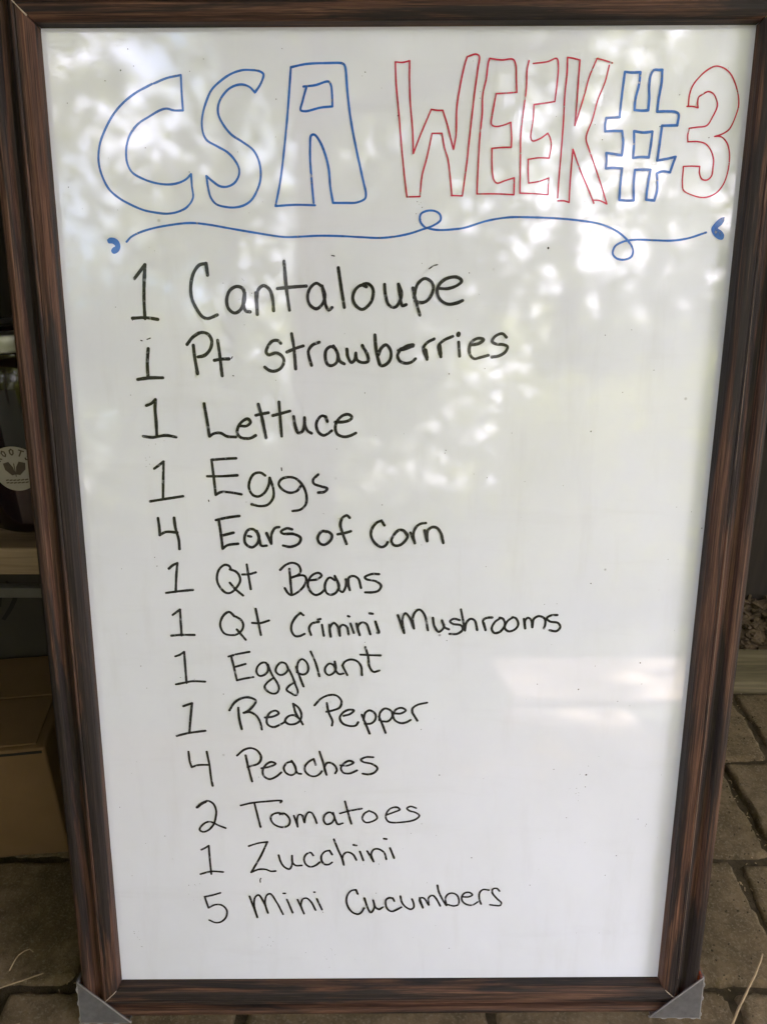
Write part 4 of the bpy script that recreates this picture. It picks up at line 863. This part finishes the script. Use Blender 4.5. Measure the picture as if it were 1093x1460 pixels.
SPECKS = [tuple(float(v) for v in t.split(',')) for t in '0.1264,0.2815,0.00117 0.1806,-0.0116,0.00064 0.1754,-0.1172,0.00075 0.2319,-0.0898,0.00075 0.1884,-0.2078,0.00096 0.1885,-0.2209,0.00053 0.1566,-0.2018,0.00053 0.0794,-0.3009,0.00064 0.2243,-0.2981,0.00053 0.0453,-0.2082,0.00064 0.1393,-0.3325,0.00053 0.2516,-0.2621,0.00043 0.0009,0.3817,0.00053 0.2113,0.3744,0.00053 0.2250,0.3976,0.00053 -0.2187,0.4142,0.00053 -0.2315,0.4066,0.00043 -0.0135,-0.3084,0.00043 0.0380,-0.3560,0.00053 0.0592,-0.4085,0.00053 0.0268,-0.1593,0.00053 0.2773,0.0411,0.00053 0.0821,0.0870,0.00053 0.0448,0.1114,0.00048 0.0442,0.1089,0.00043 0.1717,0.1285,0.00069 0.0464,0.1779,0.00059 -0.0262,0.1615,0.00053 0.2008,0.2153,0.00043 -0.0511,0.1124,0.00043 -0.1684,0.3394,0.00043 0.1010,-0.3558,0.00037 0.2136,-0.1294,0.00048 0.0217,0.2688,0.00032 -0.0164,-0.3425,0.00048 -0.2630,0.3904,0.00037 -0.1448,0.2525,0.00037 0.0246,0.0249,0.00037 -0.1909,-0.0639,0.00027 0.0103,-0.2907,0.00024 -0.2378,-0.0943,0.00048 0.1481,0.4067,0.00032 0.1157,0.0837,0.00037 0.2255,-0.1339,0.00037 0.0394,-0.1480,0.00027 -0.2206,-0.3029,0.00027 -0.1326,0.0643,0.00037 0.1900,-0.1980,0.00037 -0.0637,0.0539,0.00032 -0.0520,0.0307,0.00027 0.0964,-0.3294,0.00024 0.2638,-0.2777,0.00027 -0.0961,-0.1198,0.00048 0.0352,-0.3301,0.00027 0.2614,-0.0572,0.00032 -0.2367,0.2329,0.00037 0.1591,0.3757,0.00037 -0.2626,-0.3226,0.00037 0.1995,-0.1878,0.00024 0.1390,-0.0319,0.00037 -0.0937,-0.1389,0.00032 0.2665,0.0563,0.00032 -0.2119,0.4295,0.00048 -0.1641,0.4136,0.00037 -0.1293,0.2281,0.00024 -0.0894,-0.4143,0.00032 0.2131,-0.3894,0.00037 0.1969,0.1625,0.00037 0.0495,-0.0678,0.00048 0.2515,0.3662,0.00048 0.0701,0.2440,0.00027 -0.0363,-0.3652,0.00032 0.0239,0.0422,0.00024 0.2616,-0.2074,0.00032 0.0600,0.4216,0.00027 0.0662,0.3948,0.00037 0.2224,0.1815,0.00048 0.1265,-0.1273,0.00024 0.2433,-0.0175,0.00024 -0.1375,-0.3956,0.00037 0.0524,0.2232,0.00027 -0.1029,0.1720,0.00032 -0.1301,-0.2655,0.00037 0.1658,0.3645,0.00048 -0.2014,-0.1059,0.00048 0.1611,0.2805,0.00027 0.0936,0.2008,0.00024 -0.0975,0.3659,0.00032 -0.1511,-0.0974,0.00027 0.1277,0.3815,0.00027 -0.0288,-0.3088,0.00027 -0.2546,-0.2073,0.00027 0.1786,0.2108,0.00048 -0.1209,0.3082,0.00024 -0.0861,-0.2265,0.00027 0.0078,0.1261,0.00032 0.0701,0.0903,0.00032 -0.0508,0.1272,0.00037 -0.2678,0.3276,0.00048 -0.0380,-0.4222,0.00027 -0.0252,0.4133,0.00048 0.0215,-0.3953,0.00027 0.1918,-0.2833,0.00032 -0.1390,0.3532,0.00024 0.1028,-0.3287,0.00027 0.2145,-0.3208,0.00048 -0.0122,0.4019,0.00024 -0.1094,0.3167,0.00024 -0.0487,0.0386,0.00048 -0.2029,0.3575,0.00048 0.1500,0.0800,0.00032 -0.2049,0.2809,0.00024 0.1545,0.3177,0.00027 -0.2691,-0.2447,0.00048 -0.2463,-0.2855,0.00032 0.0614,0.2613,0.00048 -0.0167,0.1246,0.00024 0.1469,-0.2787,0.00024 -0.2335,0.3498,0.00024 -0.2266,-0.2769,0.00048 -0.1870,0.0683,0.00024 0.0769,0.1824,0.00048 -0.1284,0.2186,0.00032 -0.2026,0.1195,0.00024 -0.0670,-0.1365,0.00024 -0.2488,0.0015,0.00037 0.1504,-0.0313,0.00037 -0.2488,-0.0619,0.00037 0.0663,0.3996,0.00032 0.1024,0.1269,0.00037 -0.1527,0.4225,0.00032 -0.2338,-0.1168,0.00037 -0.2006,0.2783,0.00024 -0.0706,-0.3653,0.00048 -0.1310,-0.2109,0.00037 0.2351,-0.1113,0.00048 0.0885,-0.2119,0.00032 -0.2163,0.0042,0.00048 -0.0165,-0.1369,0.00027 -0.2489,-0.1945,0.00024 0.0837,0.0045,0.00037 -0.2578,0.3111,0.00024 -0.2082,0.4174,0.00037 0.2428,-0.2565,0.00048 -0.2231,0.2220,0.00048 0.1138,0.0508,0.00024 -0.2180,0.0124,0.00048 -0.0962,0.3937,0.00048 -0.2289,0.3102,0.00027 -0.0270,-0.0699,0.00037 0.0513,0.2578,0.00032 0.2493,0.0117,0.00037 0.2528,0.0606,0.00037 0.2508,-0.2643,0.00037 0.1362,-0.1118,0.00048 -0.1881,-0.1076,0.00037 -0.1925,-0.3228,0.00024 -0.0110,0.0620,0.00048 0.0446,-0.3809,0.00027 0.1332,0.3425,0.00027 -0.1021,-0.0150,0.00027 0.0183,-0.2732,0.00032 0.1898,-0.0932,0.00048 0.0436,-0.2754,0.00032 -0.1069,-0.3139,0.00032 -0.0653,0.0775,0.00027 -0.1431,-0.0010,0.00037 -0.1952,-0.1942,0.00037 -0.1613,-0.1227,0.00048 0.1720,-0.2551,0.00048 0.2620,0.4170,0.00024 -0.0564,-0.2788,0.00024 -0.1478,0.0875,0.00027 0.1476,-0.0716,0.00024 0.1898,-0.3896,0.00027 0.1473,-0.3141,0.00027 0.1078,0.3062,0.00024 -0.1352,-0.3252,0.00024 -0.0433,0.2116,0.00024 -0.1285,0.3547,0.00032 -0.0275,0.4107,0.00032 -0.0905,0.4300,0.00037 -0.2292,0.1591,0.00048 0.0201,0.3166,0.00024 0.0170,0.3000,0.00023 0.0165,0.3079,0.00033 0.0205,0.3036,0.00036 0.0187,0.3150,0.00031 0.0172,0.3172,0.00041 0.0212,0.3127,0.00041 -0.1281,0.2427,0.00033 -0.1273,0.2548,0.00023 -0.1272,0.2401,0.00037 -0.1288,0.2562,0.00025 -0.1318,0.2396,0.00031 -0.1211,0.2444,0.00041 -0.1284,0.2554,0.00030 -0.2196,0.1019,0.00032 -0.2164,0.1153,0.00024 -0.2166,0.0985,0.00034 -0.2201,0.1040,0.00027 -0.2163,0.1047,0.00032 -0.2200,0.0962,0.00032 -0.2103,0.1164,0.00031 -0.2624,-0.3960,0.00032 -0.2604,-0.3989,0.00034 -0.2653,-0.3890,0.00041 -0.2579,-0.4076,0.00033 -0.2652,-0.3916,0.00042 -0.2591,-0.4075,0.00040 -0.2607,-0.3888,0.00025 -0.1949,-0.3509,0.00029 -0.2018,-0.3512,0.00031 -0.2065,-0.3442,0.00028 -0.1947,-0.3319,0.00032 -0.2060,-0.3335,0.00040 -0.1989,-0.3341,0.00025 -0.1999,-0.3329,0.00037 0.1796,-0.2280,0.00035 0.1824,-0.2361,0.00026 0.1823,-0.2070,0.00042 0.1823,-0.2273,0.00035 0.1825,-0.2303,0.00023 0.1799,-0.2224,0.00035 0.1733,-0.2229,0.00022 -0.1283,-0.4051,0.00029 -0.1263,-0.3954,0.00039 -0.1254,-0.3964,0.00023 -0.1079,-0.3975,0.00026 -0.1226,-0.4009,0.00036 -0.1251,-0.4060,0.00038 -0.1342,-0.4077,0.00036 -0.0689,-0.4219,0.00023 -0.0622,-0.4110,0.00032 -0.0588,-0.4171,0.00036 -0.0696,-0.4193,0.00022 -0.0650,-0.4325,0.00031 -0.0678,-0.4224,0.00042 -0.0630,-0.4094,0.00029 0.0612,-0.0449,0.00025 0.0640,-0.0529,0.00032 0.0562,-0.0488,0.00034 0.0552,-0.0532,0.00039 0.0547,-0.0551,0.00022 0.0571,-0.0466,0.00022 0.0480,-0.0523,0.00040'.split()]
for (x_, y_, r_) in SPECKS:
    n_ = 7; lift[0] += 1; a0 = rnd(0, 6)
    bm.faces.new([bm.verts.new((x_ + r_ * rnd(.6, 1.2) * math.cos(a0 + 6.283 * q / n_), y_ + Z0 + r_ * rnd(.6, 1.3) * math.sin(a0 + 6.283 * q / n_), .0002 + (lift[0] % 30) * 1e-5)) for q in range(n_)])
o = link('marker_specks', bm, INKS['black'], sign); o['kind'] = 'stuff'

# ------------------------------------------------------------------ straws on the paving
def straw(label, pts, r, group=None):
    pts = [p + Vector((rnd(-1, 1), rnd(-1, 1), 0)) * r * .15 for p in spline([Vector(p) for p in pts])[::6]]
    bm = bmesh.new(); add_tube(bm, pts, [r * (1 - .4 * i / len(pts)) * rnd(.85, 1.1) for i in range(len(pts))], 7)
    tag(link('straw', bm, STRAW, smooth=True), label, 'straw', group)
straw('thick dry straw lying across the pavers beside the right corner guard', [(.327, -.060, .004), (.352, -.018, .0055), (.376, .010, .007), (.398, .034, .010), (.417, .058, .012)], .0017)
straw('long thin straw on the dark pavers left of the sign', [(-.47, -.008, .004), (-.43, .016, .005), (-.40, .028, .006), (-.377, .037, .007)], .0010)
straw('short curled straw above the long one left of the sign', [(-.421, .040, .004), (-.415, .052, .012), (-.405, .059, .013), (-.398, .055, .010)], .0008)
straw('small bent straw in the joint below the long one', [(-.398, -.045, .002), (-.396, -.033, .009), (-.388, -.022, .010), (-.380, -.017, .006)], .0008)

# ------------------------------------------------------------------ trees facing the sign (they light it and show in its gloss; two are added to block light)
rng = np.random.default_rng(5)
def leaf_mesh(name, pos, size, mat, parent):
    n_ = len(pos); d = rng.normal(size=(n_, 3)); d /= np.linalg.norm(d, axis=1)[:, None]
    e = rng.normal(size=(n_, 3)); e -= (e * d).sum(1)[:, None] * d; e /= np.linalg.norm(e, axis=1)[:, None]
    s = (size * rng.uniform(.6, 1.3, n_))[:, None]
    V = np.stack([pos + d * s, pos + e * s * .42, pos - d * s, pos - e * s * .42], 1).reshape(-1, 3)
    me = bpy.data.meshes.new(name); me.vertices.add(n_ * 4); me.vertices.foreach_set('co', V.ravel().astype(np.float32))
    me.loops.add(n_ * 4); me.loops.foreach_set('vertex_index', np.arange(n_ * 4)); me.polygons.add(n_); me.polygons.foreach_set('loop_start', np.arange(0, n_ * 4, 4))
    me.update(calc_edges=True); me.materials.append(mat)
    o = bpy.data.objects.new(name, me); C.objects.link(o); o.parent = parent; return o
def tree(loc, h, r, zc, n_leaf, n_cl, label, mat=None):
    t = tag(empty('broadleaf_tree', loc), label, 'tree', 'trees facing the sign')
    bm = bmesh.new(); add_tube(bm, [(0, 0, -.1), (.05, .03, h * .25), (-.04, .06, h * .55), (.03, 0, h * .9)], [.16, .12, .09, .02], 10)
    for k in range(7):
        a = rnd(0, 6.28); z = h * rnd(.25, .7); add_tube(bm, [(0, 0, z), (r * .4 * math.cos(a), r * .4 * math.sin(a), z + .4), (r * .85 * math.cos(a), r * .85 * math.sin(a), z + .9)], [.06, .04, .012], 6)
    link('trunk', bm, BARK, t, True)
    c_ = rng.normal(size=(n_cl, 3)); c_ /= np.linalg.norm(c_, axis=1)[:, None]; c_ *= rng.uniform(.15, 1, n_cl)[:, None] ** .45
    c_ *= (r, r, (h - zc) * .62); c_ += (0, 0, zc + (h - zc) * .45)
    pick = rng.integers(0, n_cl, n_leaf); pos = c_[pick] + rng.normal(size=(n_leaf, 3)) * np.array([.42, .42, .34])
    pos = pos[pos[:, 2] > .1]
    leaf_mesh('crown', pos, .15, mat or LEAF, t)
for args in TREES: tree(*args)
for loc, h_, r_, n_, lab_ in SHRUBS:
    s_ = tag(empty('shrub', loc), lab_, 'shrub'); bm = bmesh.new()
    for q in range(5):
        a = rnd(0, 6.28); add_tube(bm, [(0, 0, -.05), (r_ * .3 * math.cos(a), r_ * .3 * math.sin(a), h_ * .5), (r_ * .6 * math.cos(a), r_ * .6 * math.sin(a), h_ * .9)], [.015, .01, .004], 5)
    link('stem', bm, BARK, s_, True)
    c_ = rng.normal(size=(26, 3)); c_ /= np.linalg.norm(c_, axis=1)[:, None]; c_ = c_ * (r_, r_, h_ * .48) + (0, 0, h_ * .55)
    pos = c_[rng.integers(0, 26, n_)] + rng.normal(size=(n_, 3)) * .085
    leaf_mesh('foliage', pos[pos[:, 2] > .03], .055, LEAFY, s_)
bm = bmesh.new()
pos = np.stack([rng.uniform(-14, 14, 26000), rng.uniform(-15.5, -13.5, 26000), rng.uniform(0, 1, 26000) ** 1.3 * 4.2], 1)
w_ = leaf_mesh('far_wood', pos, .16, LEAF, None); tag(w_, 'dense green thicket closing off the far side of the yard', 'thicket', kind='stuff'); bm.free()
